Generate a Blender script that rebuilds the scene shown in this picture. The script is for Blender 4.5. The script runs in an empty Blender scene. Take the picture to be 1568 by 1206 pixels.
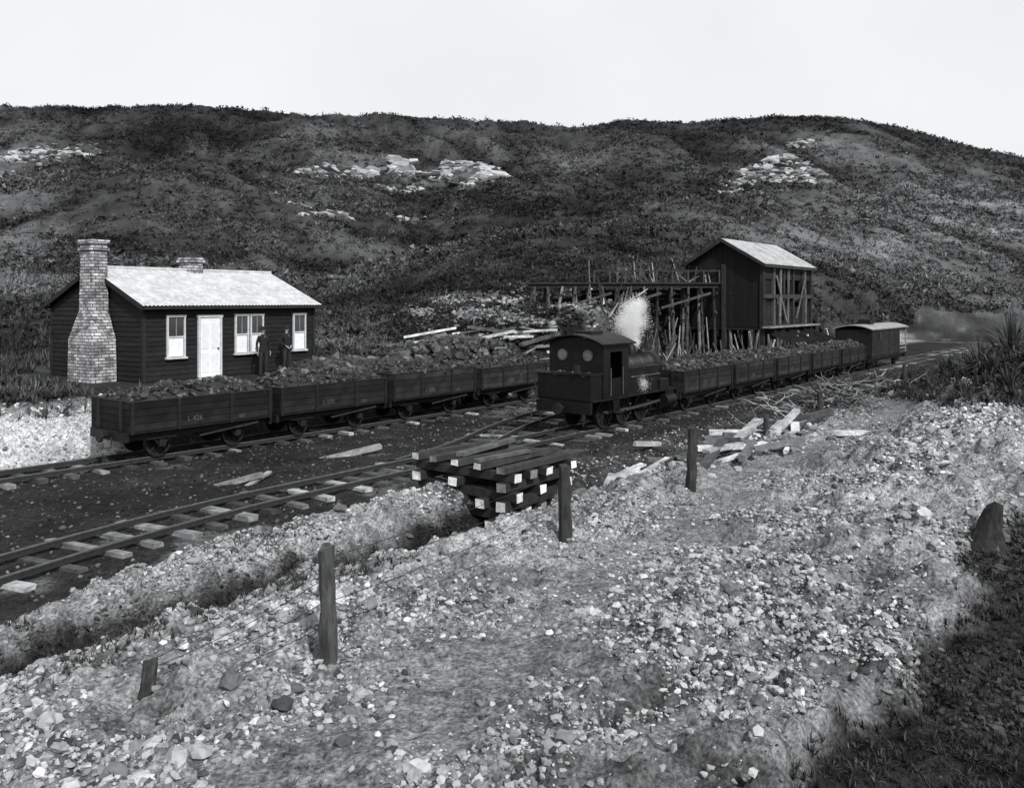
import bpy, bmesh, math, random
import numpy as np
from mathutils import Vector, Matrix, Euler, Quaternion
random.seed(7); RS=np.random.RandomState(11)
scene=bpy.context.scene
COL=scene.collection
# ------------------------------------------------------------ materials
def mat(name,val,rough=.85,var=.3,scale=6.,bump=.2,metal=0.,spec=.3,stretch=(1,1,1),var2=0.,scale2=1.,bdist=.02):
    m=bpy.data.materials.new(name); m.use_nodes=True
    nt=m.node_tree; N=nt.nodes; L=nt.links
    b=N['Principled BSDF']; b.inputs['Roughness'].default_value=rough; b.inputs['Metallic'].default_value=metal
    b.inputs['Specular IOR Level'].default_value=spec
    tc=N.new('ShaderNodeTexCoord'); mp=N.new('ShaderNodeMapping'); mp.inputs['Scale'].default_value=stretch
    L.new(tc.outputs['Object'],mp.inputs['Vector'])
    n1=N.new('ShaderNodeTexNoise'); n1.inputs['Scale'].default_value=scale; n1.inputs['Detail'].default_value=6; n1.inputs['Roughness'].default_value=.65
    L.new(mp.outputs['Vector'],n1.inputs['Vector'])
    r=N.new('ShaderNodeMapRange'); r.inputs['From Min'].default_value=.3; r.inputs['From Max'].default_value=.7
    r.inputs['To Min'].default_value=1-var; r.inputs['To Max'].default_value=1+var
    L.new(n1.outputs['Fac'],r.inputs['Value'])
    at=N.new('ShaderNodeAttribute'); at.attribute_name='tone'
    mu=N.new('ShaderNodeMath'); mu.operation='MULTIPLY'; L.new(r.outputs[0],mu.inputs[0]); L.new(at.outputs['Fac'],mu.inputs[1])
    last=mu
    if var2>0:
        n2=N.new('ShaderNodeTexNoise'); n2.inputs['Scale'].default_value=scale2; n2.inputs['Detail'].default_value=5
        L.new(mp.outputs['Vector'],n2.inputs['Vector'])
        r2=N.new('ShaderNodeMapRange'); r2.inputs['From Min'].default_value=.35; r2.inputs['From Max'].default_value=.65
        r2.inputs['To Min'].default_value=1-var2; r2.inputs['To Max'].default_value=1+var2
        L.new(n2.outputs['Fac'],r2.inputs['Value'])
        m2=N.new('ShaderNodeMath'); m2.operation='MULTIPLY'; L.new(last.outputs[0],m2.inputs[0]); L.new(r2.outputs[0],m2.inputs[1]); last=m2
    mv=N.new('ShaderNodeMath'); mv.operation='MULTIPLY'; mv.use_clamp=True; mv.inputs[1].default_value=val
    L.new(last.outputs[0],mv.inputs[0])
    cb=N.new('ShaderNodeCombineColor')
    for i,k in enumerate((.985,1.0,1.02)):
        q=N.new('ShaderNodeMath'); q.operation='MULTIPLY'; q.inputs[1].default_value=k; L.new(mv.outputs[0],q.inputs[0]); L.new(q.outputs[0],cb.inputs[i])
    L.new(cb.outputs[0],b.inputs['Base Color'])
    if bump>0:
        bp=N.new('ShaderNodeBump'); bp.inputs['Strength'].default_value=bump; bp.inputs['Distance'].default_value=bdist
        L.new(n1.outputs['Fac'],bp.inputs['Height']); L.new(bp.outputs[0],b.inputs['Normal'])
    return m
M={}
M['ground']=mat('ground_soil',1.,.95,.6,7.,1.,var2=.45,scale2=24.,spec=.1,bdist=.10)
M['stone']=mat('spoil_stone',1.,.95,.25,9,.4,spec=.1)
M['rock']=mat('outcrop_rock',1.,.95,.6,1.6,.8,spec=.1,bdist=.3,stretch=(.5,.5,3))
M['leaf']=mat('scrub_leaf',1.,.9,.2,3,0,spec=.15)
M['coal']=mat('coal',.022,.55,.4,14,.3,spec=.5)
M['rail']=mat('rail_steel',.030,.6,.3,10,.1,metal=.1)
M['railtop']=mat('rail_top',.11,.45,.3,10,.0,metal=.3)
M['sleeper']=mat('sleeper_timber',.19,.9,.5,5,.4,stretch=(1,1,1),var2=.3,scale2=2)
M['timber']=mat('weathered_timber',.28,.9,.45,5,.4,var2=.3,scale2=1.5)
M['timber_end']=mat('cut_timber_end',.62,.9,.3,8,.3,var2=.25,scale2=3)
M['darktimber']=mat('dark_timber',.028,.85,.5,4,.4)
M['wagon']=mat('wagon_paint',.010,.75,.5,3,.3,var2=.3,scale2=.7,spec=.2)
M['iron']=mat('black_iron',.008,.6,.4,6,.15,spec=.25)
M['loco']=mat('loco_black',.005,.5,.5,3,.1,spec=.22)
M['brass']=mat('pale_metal',.45,.35,.2,6,0,metal=.5)
M['glass']=mat('window_glass',.04,.15,.2,2,0,spec=.7)
M['lensglass']=mat('spectacle_glass',.16,.2,.3,5,0,spec=.7)
M['wall']=mat('weatherboard_paint',.014,.8,.35,2,.3,var2=.2,scale2=8,stretch=(.6,.6,3),spec=.2)
M['trim']=mat('white_trim',.50,.7,.2,6,.1)
M['door']=mat('door_paint',.75,.6,.08,6,.05)
M['blind']=mat('window_blind',.75,.8,.08,5,.05)
M['roof']=mat('corrugated_iron',.46,.6,.18,1.2,.1,metal=.0,var2=.16,scale2=5)
M['roofdull']=mat('corrugated_iron_dull',.33,.6,.3,1.2,.1,var2=.2,scale2=4)
M['wire']=mat('fence_wire',.03,.5,.2,5,0,metal=.5)
M['post']=mat('fence_post_timber',.035,.9,.6,5,.7,stretch=(4,4,.7))
M['cloth']=mat('dark_cloth',.014,.95,.3,12,.2)
M['cloth2']=mat('trouser_cloth',.022,.95,.3,12,.2)
M['skin']=mat('skin',.28,.6,.1,12,0)
M['hat']=mat('felt_hat',.015,.95,.2,12,0)
def brickmat():
    m=bpy.data.materials.new('chimney_brick'); m.use_nodes=True; nt=m.node_tree; N=nt.nodes; L=nt.links; b=N['Principled BSDF']
    b.inputs['Roughness'].default_value=.9
    tc=N.new('ShaderNodeTexCoord'); sx=N.new('ShaderNodeSeparateXYZ'); L.new(tc.outputs['Object'],sx.inputs[0])
    ad=N.new('ShaderNodeMath'); ad.operation='ADD'; L.new(sx.outputs[0],ad.inputs[0]); L.new(sx.outputs[1],ad.inputs[1])
    cx=N.new('ShaderNodeCombineXYZ'); L.new(ad.outputs[0],cx.inputs[0]); L.new(sx.outputs[2],cx.inputs[1])
    nz=N.new('ShaderNodeTexNoise'); nz.inputs['Scale'].default_value=3; nz.inputs['Detail'].default_value=5
    br=N.new('ShaderNodeTexBrick'); br.inputs['Scale'].default_value=1.; br.inputs['Brick Width'].default_value=.26; br.inputs['Row Height'].default_value=.105
    br.inputs['Mortar Size'].default_value=.014; br.inputs['Color1'].default_value=(.55,.55,.56,1); br.inputs['Color2'].default_value=(.20,.20,.21,1); br.inputs['Mortar'].default_value=(.07,.07,.07,1)
    L.new(cx.outputs[0],br.inputs['Vector'])
    L.new(tc.outputs['Object'],nz.inputs['Vector'])
    mx=N.new('ShaderNodeMix'); mx.data_type='RGBA'; mx.blend_type='MULTIPLY'; mx.inputs[0].default_value=.9
    L.new(br.outputs['Color'],mx.inputs[6]); 
    r=N.new('ShaderNodeMapRange'); r.inputs['From Min'].default_value=.35; r.inputs['From Max'].default_value=.6; r.inputs['To Min'].default_value=.35; r.inputs['To Max'].default_value=1.25; L.new(nz.outputs['Fac'],r.inputs['Value'])
    L.new(r.outputs[0],mx.inputs[7]); L.new(mx.outputs[2],b.inputs['Base Color'])
    bp=N.new('ShaderNodeBump'); bp.inputs['Strength'].default_value=.8; bp.inputs['Distance'].default_value=.02; L.new(br.outputs['Fac'],bp.inputs['Height']); bp.invert=True; L.new(bp.outputs[0],b.inputs['Normal'])
    return m
M['brick']=brickmat()
M['stonebase']=mat('stone_plinth',.5,.9,.5,6,.5)
# ------------------------------------------------------------ builders
def mk_mesh(name,V,F,matlist,midx=None,tone=None,smooth=False):
    me=bpy.data.meshes.new(name)
    V=np.asarray(V,dtype=np.float32)
    if isinstance(F,np.ndarray):
        nf,k=F.shape
        me.vertices.add(len(V)); me.vertices.foreach_set('co',V.ravel())
        me.loops.add(nf*k); me.loops.foreach_set('vertex_index',F.ravel().astype(np.int32))
        me.polygons.add(nf); me.polygons.foreach_set('loop_start',np.arange(0,nf*k,k,dtype=np.int32))
        me.polygons.foreach_set('loop_total',np.full(nf,k,dtype=np.int32))
        me.update(calc_edges=True)
    else:
        me.from_pydata([tuple(v) for v in V.tolist()],[],F)
    for m in matlist: me.materials.append(m)
    if midx is not None: me.polygons.foreach_set('material_index',np.asarray(midx,dtype=np.int32))
    a=me.attributes.new('tone','FLOAT','POINT')
    if tone is None: tone=np.ones(len(V))
    a.data.foreach_set('value',np.asarray(tone,dtype=np.float32))
    me.polygons.foreach_set('use_smooth',np.full(len(me.polygons),bool(smooth)))
    me.update()
    return me
def link(name,me,parent=None,loc=None,rotz=0):
    o=bpy.data.objects.new(name,me); COL.objects.link(o)
    if parent: o.parent=parent
    if loc is not None: o.location=loc; o.rotation_euler=(0,0,rotz)
    return o
def empty(name,loc,rotz=0):
    o=bpy.data.objects.new(name,None); COL.objects.link(o); o.location=loc; o.rotation_euler=(0,0,rotz); o.empty_display_size=.3
    return o
class MB:
    def __init__(s): s.v=[];s.f=[];s.m=[];s.t=[];s.mats=[]
    def mi(s,k):
        if k not in s.mats: s.mats.append(k)
        return s.mats.index(k)
    def add(s,V,F,k,tone=1.):
        n=len(s.v); s.v+= [tuple(v) for v in V]; i=s.mi(k)
        s.f+=[tuple(a+n for a in f) for f in F]; s.m+=[i]*len(F); s.t+=[tone]*len(V)
    def box(s,c,d,k,rot=None,tone=1.,jit=0.,endk=None,axis=0):
        h=[x/2 for x in d]; V=[]
        R=Euler(rot).to_matrix() if rot is not None and not isinstance(rot,Matrix) else rot
        for z in(-1,1):
            for y in(-1,1):
                for x in(-1,1):
                    p=Vector((x*h[0],y*h[1],z*h[2]))
                    if jit: p+=Vector((random.uniform(-jit,jit),random.uniform(-jit,jit),random.uniform(-jit,jit)))
                    if R is not None: p=R@p
                    V.append(p+Vector(c))
        F=[(0,2,3,1),(4,5,7,6),(0,1,5,4),(2,6,7,3),(0,4,6,2),(1,3,7,5)]
        if endk is None: s.add(V,F,k,tone)
        else:
            s.add(V,F[:4],k,tone)
            s.add(V,F[4:5],endk,random.choice([.3,.9,1.1,1.3])); s.add(V,F[5:],endk,random.choice([.3,.9,1.1,1.3]))
    def beam(s,p0,p1,w,h,k,tone=1.,endk=None,jit=0):
        p0=Vector(p0);p1=Vector(p1);d=p1-p0;L=d.length
        R=d.to_track_quat('X','Z').to_matrix()
        s.box((p0+p1)/2,(L,w,h),k,rot=R,tone=tone,endk=endk,jit=jit)
    def cyl(s,p0,p1,r0,r1,k,n=12,tone=1.,caps=True,noise=0):
        p0=Vector(p0);p1=Vector(p1); R=(p1-p0).to_track_quat('Z','Y').to_matrix(); V=[]
        for p,r in((p0,r0),(p1,r1)):
            for i in range(n):
                a=2*math.pi*i/n; rr=r*(1+random.uniform(-noise,noise)); V.append(p+R@Vector((math.cos(a)*rr,math.sin(a)*rr,0)))
        F=[(i,(i+1)%n,n+(i+1)%n,n+i) for i in range(n)]
        if caps: F+= [tuple(range(n-1,-1,-1)),tuple(range(n,2*n))]
        s.add(V,F,k,tone)
    def lathe(s,c,prof,k,n=16,axis='Z',tone=1.):
        V=[];F=[]
        for (r,z) in prof:
            for i in range(n):
                a=2*math.pi*i/n; x,y=math.cos(a)*r,math.sin(a)*r
                V.append((c[0]+x,c[1]+y,c[2]+z) if axis=='Z' else (c[0]+z,c[1]+x,c[2]+y))
        for j in range(len(prof)-1):
            for i in range(n): F.append((j*n+i,j*n+(i+1)%n,(j+1)*n+(i+1)%n,(j+1)*n+i))
        F.append(tuple(range((len(prof)-1)*n,len(prof)*n)))
        s.add(V,F,k,tone)
    def build(s,name,parent=None,loc=None,rotz=0,smooth=False):
        me=mk_mesh(name,s.v,s.f,[M[k] for k in s.mats],s.m,s.t,smooth)
        return link(name,me,parent,loc,rotz)
def ico(sub):
    bm=bmesh.new(); bmesh.ops.create_icosphere(bm,subdivisions=sub,radius=1.)
    V=np.array([v.co[:] for v in bm.verts]); F=np.array([[v.index for v in f.verts] for f in bm.faces]); bm.free(); return V,F
ICO1=ico(1); ICO2=ico(2)
def rotmats(n):
    q=RS.normal(size=(n,4)); q/=np.linalg.norm(q,axis=1)[:,None]
    w,x,y,z=q.T
    return np.stack([1-2*(y*y+z*z),2*(x*y-z*w),2*(x*z+y*w),2*(x*y+z*w),1-2*(x*x+z*z),2*(y*z-x*w),2*(x*z-y*w),2*(y*z+x*w),1-2*(x*x+y*y)],1).reshape(n,3,3)
def stones(P,S,T,tmpl,squash=.75,jit=.30,wide=1.):
    V0,F0=tmpl; n=len(P); k=len(V0)
    V=V0[None]*(1+RS.uniform(-jit,jit,size=(n,k,1)))
    sc=RS.uniform(.5,1.3,size=(n,1,3)); V=V*sc
    V=np.einsum('nij,nkj->nki',rotmats(n),V)
    V[:,:,2]*=squash; V[:,:,0]*=wide
    V=V*S[:,None,None]+P[:,None,:]
    F=(F0[None]+ (np.arange(n)*k)[:,None,None]).reshape(-1,3)
    return V.reshape(-1,3),F,np.repeat(T,k)
def cat(L_):
    Vs=[];Fs=[];Ts=[];o=0
    for q in L_: Vs.append(q[0]);Fs.append(q[1]+o);Ts.append(q[2]);o+=len(q[0])
    return np.concatenate(Vs),np.concatenate(Fs),np.concatenate(Ts)
# ------------------------------------------------------------ terrain
OX,OY=1.59,27.08
def ss(x,a,b):
    t=np.clip((x-a)/(b-a),0,1); return t*t*(3-2*t)
def vnoise(x,y,seed):
    xi=np.floor(x).astype(np.int64); yi=np.floor(y).astype(np.int64); fx=x-xi; fy=y-yi
    fx=fx*fx*(3-2*fx); fy=fy*fy*(3-2*fy)
    def h(a,b):
        n=(a*374761393+b*668265263+seed*1442695041)&0xffffffff
        n=((n^(n>>13))*1274126177)&0xffffffff; n=n^(n>>16); return (n&0xffffff)/float(0xffffff)
    return (h(xi,yi)*(1-fx)+h(xi+1,yi)*fx)*(1-fy)+(h(xi,yi+1)*(1-fx)+h(xi+1,yi+1)*fx)*fy
def fbm(x,y,o=4,seed=1,g=.5):
    r=0;a=1;t=0
    for i in range(o):
        r=r+a*(vnoise(x,y,seed+i*17)*2-1); t+=a; a*=g; x,y=x*1.64+y*1.2+3.1,y*1.64-x*1.2-1.7
    return r/t
COLS=[-500,-200,35,200,400,500,600,700,800,900,1000,1100,1200,1400,1548,1800,2300]
ROWS={30:[-117]*17,38:[-85]*17,
45:[-20,-20,-20,-40,-60,-80,-70,-55,-42,-30,-28,-50,-60,-70,-75,-80,-80],
60:[40,35,30,20,-10,-40,-10,15,25,28,25,15,5,-15,-28,-30,-30],
90:[80,70,60,55,40,20,45,85,108,112,108,85,55,5,-12,-18,-20],
130:[150,140,130,130,120,95,78,90,110,112,112,110,98,60,40,30,20],
200:[215,215,225,220,210,198,192,185,190,180,185,192,195,172,152,110,70]}
SKX=[-500,-200,35,200,330,480,560,700,800,850,890,935,965,1000,1060,1120,1180,1260,1330,1400,1470,1548,1800,2300]
SKY=[290,288,287,288,285,280,276,268,268,258,256,266,268,264,265,270,274,275,270,255,235,218,160,100]
GX=np.arange(-500,2301,10.)
def gsm(r,w):
    k=np.arange(-int(3*w/10),int(3*w/10)+1)*10.; g=np.exp(-(k/w)**2/2); g/=g.sum()
    p=len(k)//2; return np.convolve(np.pad(r,p,mode='edge'),g,mode='valid')
TD=[];TZ=[]
for D,r in sorted(ROWS.items()):
    TD.append(D); TZ.append(4.3+gsm(np.interp(GX,COLS,r),35)*D/1300.)
sk=gsm(np.interp(GX,SKX,SKY),12)
TD.append(300); TZ.append(4.3+sk*300/1300.); 
TD.append(440); TZ.append((4.3+sk*300/1300.)*.86); TD.append(800); TZ.append((4.3+sk*300/1300.)*.6)
TD=np.log(np.array(TD,float)); TZ=np.array(TZ)
def table(x,y):
    a=x/np.maximum(y,22.)*1300+784; yy=np.log(np.clip(y,30,800))
    Zq=np.stack([np.interp(a,GX,r) for r in TZ]); K=len(TD)
    T=np.zeros_like(Zq)
    T[1:-1]=(Zq[2:]-Zq[:-2])/(TD[2:]-TD[:-2])[:,None]
    i=np.clip(np.searchsorted(TD,yy,side='right')-1,0,K-2); ar=np.arange(len(x))
    h=TD[i+1]-TD[i]; u=(yy-TD[i])/h
    p0=Zq[i,ar];p1=Zq[i+1,ar];m0=T[i,ar]*h;m1=T[i+1,ar]*h
    return (2*u**3-3*u**2+1)*p0+(u**3-2*u**2+u)*m0+(-2*u**3+3*u**2)*p1+(u**3-u**2)*m1
def st(x,y): return (x-OX)*-.783+(y-OY)*.622,(x-OX)*.622+(y-OY)*.783
def t2off(t): return -.02*np.maximum(0,-10-t)**2
def parts(x,y):
    s,t=st(x,y); u=-s
    s2=s+.9*np.maximum(0,t-76)
    m=ss(s2,8.3,10.4+.10*np.maximum(0,y-40)+.22*np.maximum(0,y-58))
    heap=np.exp(-((x-9.8)/4.6)**2-((y-16.5)/6.0)**2)*ss(u,8.8,12.5)
    pc=8.5+.17*np.clip(17-y,0,11); pw=.7+.07*np.clip(17-y,0,11)
    path=np.exp(-((u-pc-.25*np.sin(t*.5)+.5*fbm(x*.5,y*.5,2,97))/pw)**2)*ss(y,40,30)
    ditch=np.exp(-((u-4.8-.05*np.clip(t+9,0,14)-.15*np.sin(t*.9)+.25*fbm(x*.8,y*.8,2,98))/.48)**2)*ss(t,9,3)
    nn=fbm(x*.6,y*.6,4,95)
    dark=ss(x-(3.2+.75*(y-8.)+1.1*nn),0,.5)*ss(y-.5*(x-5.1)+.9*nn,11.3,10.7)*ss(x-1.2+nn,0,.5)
    return s,t,u,m,heap,path,ditch,dark
def gully(x,y):
    return 1-np.abs(fbm(x/14+y/40,y/26,3,33))
def terrain(x,y):
    x=np.asarray(x,float);y=np.asarray(y,float)
    s,t,u,m,heap,path,ditch,dark=parts(x,y)
    hill=table(x,y)
    d=ss(y,50,150); sc=1-.6*ss(x/np.maximum(y,10),.3,.5)
    hill=hill+(fbm(x/32,y/32,3,5)*3.4*d*(1-.6*ss(y,240,300))+fbm(x/9,y/9,4,8)*(.25+1.3*d)+fbm(x/2.4,y/2.4,3,9)*.22*ss(y,36,60))*sc
    hill=hill+(gully(x,y)-.75)*3.6*d*(1-.7*ss(y,240,300))*sc
    cot=ss(t,-14,-11)*ss(t,3.5,1)*ss(s,9.8,10.2)*ss(s,22,18)
    hill=hill*(1-cot)+1.55*cot
    yard=-.07+.03*fbm(x*1.3,y*1.3,3,3)
    mound=.30*ss(u,2.2-t2off(t),3.2-t2off(t))*ss(u,5.0,4.2)*ss(t,-7.6,-9.4)
    near=mound+.55*ss(u,5.1,7.4)-.9*ditch+1.25*heap+2.3*np.exp(-((x-17.8)/4.6)**2-((y-25)/5.)**2)
    near=near+2.2*ss(y,4.6,-1.)-.22*dark
    b1=np.abs(fbm(x*.75,y*.75,3,21,.55)); b2=np.abs(fbm(x*1.9,y*1.9,3,22,.6)); b3=np.abs(fbm(x*4.2,y*4.2,2,23,.6))
    lump=(b1-.1)*.40+b2*.36+b3*.22
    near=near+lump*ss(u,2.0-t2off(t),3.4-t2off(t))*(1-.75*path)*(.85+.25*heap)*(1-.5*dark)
    near=near+yard*(1-ss(u,2.,4.))
    base=np.where(u>1.2,near,yard)
    return base*(1-m)+hill*m
def bankspoil(x,y):
    a=x/np.maximum(y,10.)
    n=fbm(x*.55+y*.35,y*.14,4,51)
    return ss(n,.08,.28)*ss(y,40,42.5)*ss(y,60,55)*ss(a,-.14,-.06)*ss(a,.13,.08)+ss(n,.05,.25)*ss(y,44,47)*ss(y,60,55)*ss(a,-.14,-.11)*ss(a,-.05,-.08)
BLUFF=[(-44,-33,201,3,.8),(-34,-25,210,2.2,.7),(-28,-19,203,3.8,1.),(-21,-3.5,204,5.5,1.),(-12,-3,196,3,.9),(-30,-20,190,2.5,.5),(-50,-44,196,3,.6),(-18,-5,212,2.5,.8),
 (-37,-27,148,1.8,.7),(-43,-37,158,1.6,.6),(-24,-14,158,1.6,.4),(45.5,50.,186,3.4,1.),(55,75,205,7,.28),(66,72,218,2,.8),(76,84,236,2,.6),(35,41,287,2.5,.7),(-120,-100,200,10,.3),(60,70,196,2,.45),(48,56,198,3,.4)]
def rockmask(x,y):
    r=0
    for (x0,x1,yc,dy,k) in BLUFF:
        yy=yc+.12*(x-(x0+x1)/2)+2.*fbm(x/5.,x*0+yc,2,5)
        r=np.maximum(r,k*ss(x,x0-1,x0+1.5)*ss(x,x1+1,x1-1.5)*np.exp(-((y-yy)/dy)**2))
    return r
def coalbank(x,y):
    a=x/np.maximum(y,10.); n=fbm(x*.3,y*.3,3,52)
    return ss(a+.05*n,-.16,-.10)*ss(a,.36,.28)*ss(y,39,42)*ss(y+4*n,60,54)
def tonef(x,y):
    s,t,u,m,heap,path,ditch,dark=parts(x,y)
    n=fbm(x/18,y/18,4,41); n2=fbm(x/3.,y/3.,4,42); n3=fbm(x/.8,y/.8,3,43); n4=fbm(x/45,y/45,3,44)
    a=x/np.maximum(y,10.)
    hill=.043*(1+.8*n+.7*n2+.3*n3)*(1+.7*n4)*(.5+.75*ss(gully(x,y),.45,.95))  # gullies darker: vegetation, plus painted relief shade that the frontal sun lacks
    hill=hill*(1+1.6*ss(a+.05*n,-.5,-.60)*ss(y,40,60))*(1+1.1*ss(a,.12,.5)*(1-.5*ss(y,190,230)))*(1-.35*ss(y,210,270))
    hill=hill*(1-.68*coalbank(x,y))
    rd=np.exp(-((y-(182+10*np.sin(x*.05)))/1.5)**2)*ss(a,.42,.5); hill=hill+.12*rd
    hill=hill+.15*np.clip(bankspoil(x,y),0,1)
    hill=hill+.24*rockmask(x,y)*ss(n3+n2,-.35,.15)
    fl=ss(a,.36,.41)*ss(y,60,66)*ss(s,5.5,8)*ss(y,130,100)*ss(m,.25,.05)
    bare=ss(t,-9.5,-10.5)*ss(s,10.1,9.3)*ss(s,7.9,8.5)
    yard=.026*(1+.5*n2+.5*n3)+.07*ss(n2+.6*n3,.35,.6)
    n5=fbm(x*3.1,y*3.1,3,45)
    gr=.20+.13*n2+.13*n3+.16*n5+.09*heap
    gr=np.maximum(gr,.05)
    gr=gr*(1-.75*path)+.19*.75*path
    gr=gr*(1-.94*ss(ditch,.12,.6)); gr=gr*(1-.88*dark)  # ditch and hollow: dark soil and grass, with their shade painted into the tone
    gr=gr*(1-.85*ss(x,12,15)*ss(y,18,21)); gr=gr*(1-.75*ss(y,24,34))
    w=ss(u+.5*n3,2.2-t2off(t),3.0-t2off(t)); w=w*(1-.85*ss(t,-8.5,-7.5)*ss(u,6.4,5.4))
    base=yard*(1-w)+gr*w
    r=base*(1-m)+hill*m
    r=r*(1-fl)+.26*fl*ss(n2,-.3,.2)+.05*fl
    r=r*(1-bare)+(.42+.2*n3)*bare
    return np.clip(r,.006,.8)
ys=list(np.arange(-40,4,1.5)); yv=4.0
while yv<800:
    ys.append(yv); yv+= .075 if yv<20 else .075+.0125*(yv-20)
ys=np.array(ys); nu=900; us=np.linspace(-1,1,nu)
Wd=22+.88*np.maximum(ys,0)
X=(us[None,:]*Wd[:,None]).ravel(); Y=np.repeat(ys,nu)
Z=terrain(X,Y)
ny=len(ys); idx=np.arange(ny*nu).reshape(ny,nu)
F=np.stack([idx[:-1,:-1],idx[:-1,1:],idx[1:,1:],idx[1:,:-1]],-1).reshape(-1,4)
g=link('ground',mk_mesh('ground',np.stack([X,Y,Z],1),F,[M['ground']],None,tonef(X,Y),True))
def gz(x,y): return float(terrain(np.array([x]),np.array([y]))[0])
# ------------------------------------------------------------ spoil rubble
def inframe(x,y,mrg=.08): return np.abs(x/np.maximum(y,.1))<.603+mrg
def scatter_stones(n,cand,yr,size,thr,tmpl,pw=1.6):
    y=yr[0]+(yr[1]-yr[0])*RS.uniform(0,1,cand)**1.25; x=RS.uniform(-.68,.68,cand)*y
    s,t,u,m,heap,path,ditch,dark=parts(x,y)
    w=ss(u,2.0-t2off(t),3.2-t2off(t))*(1-.9*path)*(.40+1.0*heap)*(1-.7*dark)
    w=w*(1-.7*ss(t,-8.5,-7.5)*ss(u,6.4,5.4))*(1-.8*ss(y,26,34))*(1-ss(x,12.5,15.5)*ss(y,18,21))
    w=w*np.clip(.55+2.4*fbm(x*.6,y*.6,4,61),.04,1.7)
    keep=(RS.uniform(0,1,cand)<w*thr)
    x=x[keep][:n];y=y[keep][:n]; N=len(x)
    s,t,u,m,heap,path,ditch,dark=parts(x,y)
    S=size[0]+(size[1]-size[0])*RS.power(.45,N)**pw
    T=np.clip(RS.normal(.27,.13,N),.05,.65)*(1+.45*heap)*(1-.85*dark)*(1-.92*ss(ditch,.12,.6))*(1-.6*ss(y,24,34))  # stones darkened alike by the shade painted over ditch and hollow
    P=np.stack([x,y,terrain(x,y)+S*.08],1)
    return stones(P,S,T,tmpl)
A=scatter_stones(125000,400000,(5,30),(.012,.052),2.,ICO1,1.5)
B=scatter_stones(7500,60000,(5,30),(.035,.11),.34,ICO2,1.9)
n=12000; tt=RS.uniform(-24,40,n); s0=RS.uniform(-2.6,8.6,n)
x=OX+tt*.622-s0*.783; y=OY+tt*.783+s0*.622; k=inframe(x,y)&(y>8); x=x[k];y=y[k];N=len(x)
S=RS.uniform(.012,.05,N); C=stones(np.stack([x,y,terrain(x,y)+S*.3],1),S,np.clip(RS.normal(.05,.05,N),.015,.35),ICO1)
n=6000; x=RS.uniform(-22,-8,n); y=RS.uniform(14,32,n); s,t=st(x,y); k=(s>7.9)&(s<10)&(t<-9.3); x=x[k];y=y[k]; S=RS.uniform(.02,.09,len(x)); D_=stones(np.stack([x,y,terrain(x,y)+S*.1],1),S,np.clip(RS.normal(.42,.16,len(x)),.08,.7),ICO1)
n=9000; x=RS.uniform(-10,9,n); y=RS.uniform(40,60,n); k=RS.uniform(0,1,n)<bankspoil(x,y)*.7+.05; x=x[k];y=y[k]; S=RS.uniform(.04,.22,len(x)); E_=stones(np.stack([x,y,terrain(x,y)+S*.1],1),S,np.clip(RS.normal(.15,.12,len(x)),.02,.45),ICO1)
n=12000; x=RS.uniform(-8,19,n); y=RS.uniform(39,58,n); k=(RS.uniform(0,1,n)<coalbank(x,y)*(1-np.clip(bankspoil(x,y),0,1)))&(st(x,y)[0]>8.6); x=x[k];y=y[k]; S=RS.uniform(.04,.20,len(x)); E2=stones(np.stack([x,y,terrain(x,y)+S*.1],1),S,RS.choice([.012,.02,.035,.07,.15],len(x),p=[.3,.3,.2,.14,.06]),ICO1)
V,F,T=cat((A,B,C,D_,E_,E2))
link('spoil_rubble',mk_mesh('spoil_rubble',V,F,[M['stone']],None,T,False))
# ------------------------------------------------------------ vegetation
def shrubs(P,R,T,K,ls=.27):
    n=len(P)
    d=RS.normal(size=(n,K,3)); d/=np.linalg.norm(d,axis=2)[...,None]; d[:,:,2]=np.abs(d[:,:,2])
    c=d*RS.uniform(.3,1.,size=(n,K,1))*R[:,None,None]*np.array([1,1,.8])
    tri=RS.normal(size=(n,K,3,3))*R[:,None,None,None]*ls
    V=P[:,None,None,:]+c[:,:,None,:]+tri
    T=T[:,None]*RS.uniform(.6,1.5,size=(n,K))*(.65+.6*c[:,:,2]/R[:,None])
    return V.reshape(-1,3),np.arange(n*K*3).reshape(-1,3),np.repeat(T.ravel(),3)
def blades(P,L,T,K,w=.05,spread=.6,droop=.3):
    n=len(P); az=RS.uniform(0,2*np.pi,(n,K)); le=L[:,None]*RS.uniform(.6,1.1,(n,K)); lean=RS.uniform(.05,1,(n,K))*spread
    dx=np.cos(az);dy=np.sin(az)
    def pt(f,side):
        r=le*f*lean*(1+f*.4); z=le*f*np.sqrt(np.clip(1-(lean*.8)**2,.1,1))-droop*le*f**3*lean*1.6
        ww=w*L[:,None]*(1-f**2)*side
        return np.stack([dx*r-dy*ww,dy*r+dx*ww,z],-1)
    pts=np.stack([pt(0,-1),pt(0,1),pt(.55,1),pt(.55,-1),pt(1.,0)],2)+P[:,None,None,:]
    b=(np.arange(n*K)*5)[:,None]
    F=np.concatenate([b+np.array([0,1,2]),b+np.array([0,2,3]),b+np.array([3,2,4])])
    TT=np.repeat((T[:,None]*RS.uniform(.5,1.7,(n,K))).ravel(),5)
    return pts.reshape(-1,3),F,TT
def nohouse(s,t): return ~((t>-10)&(t<2)&(s>10)&(s<18.5))
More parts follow.
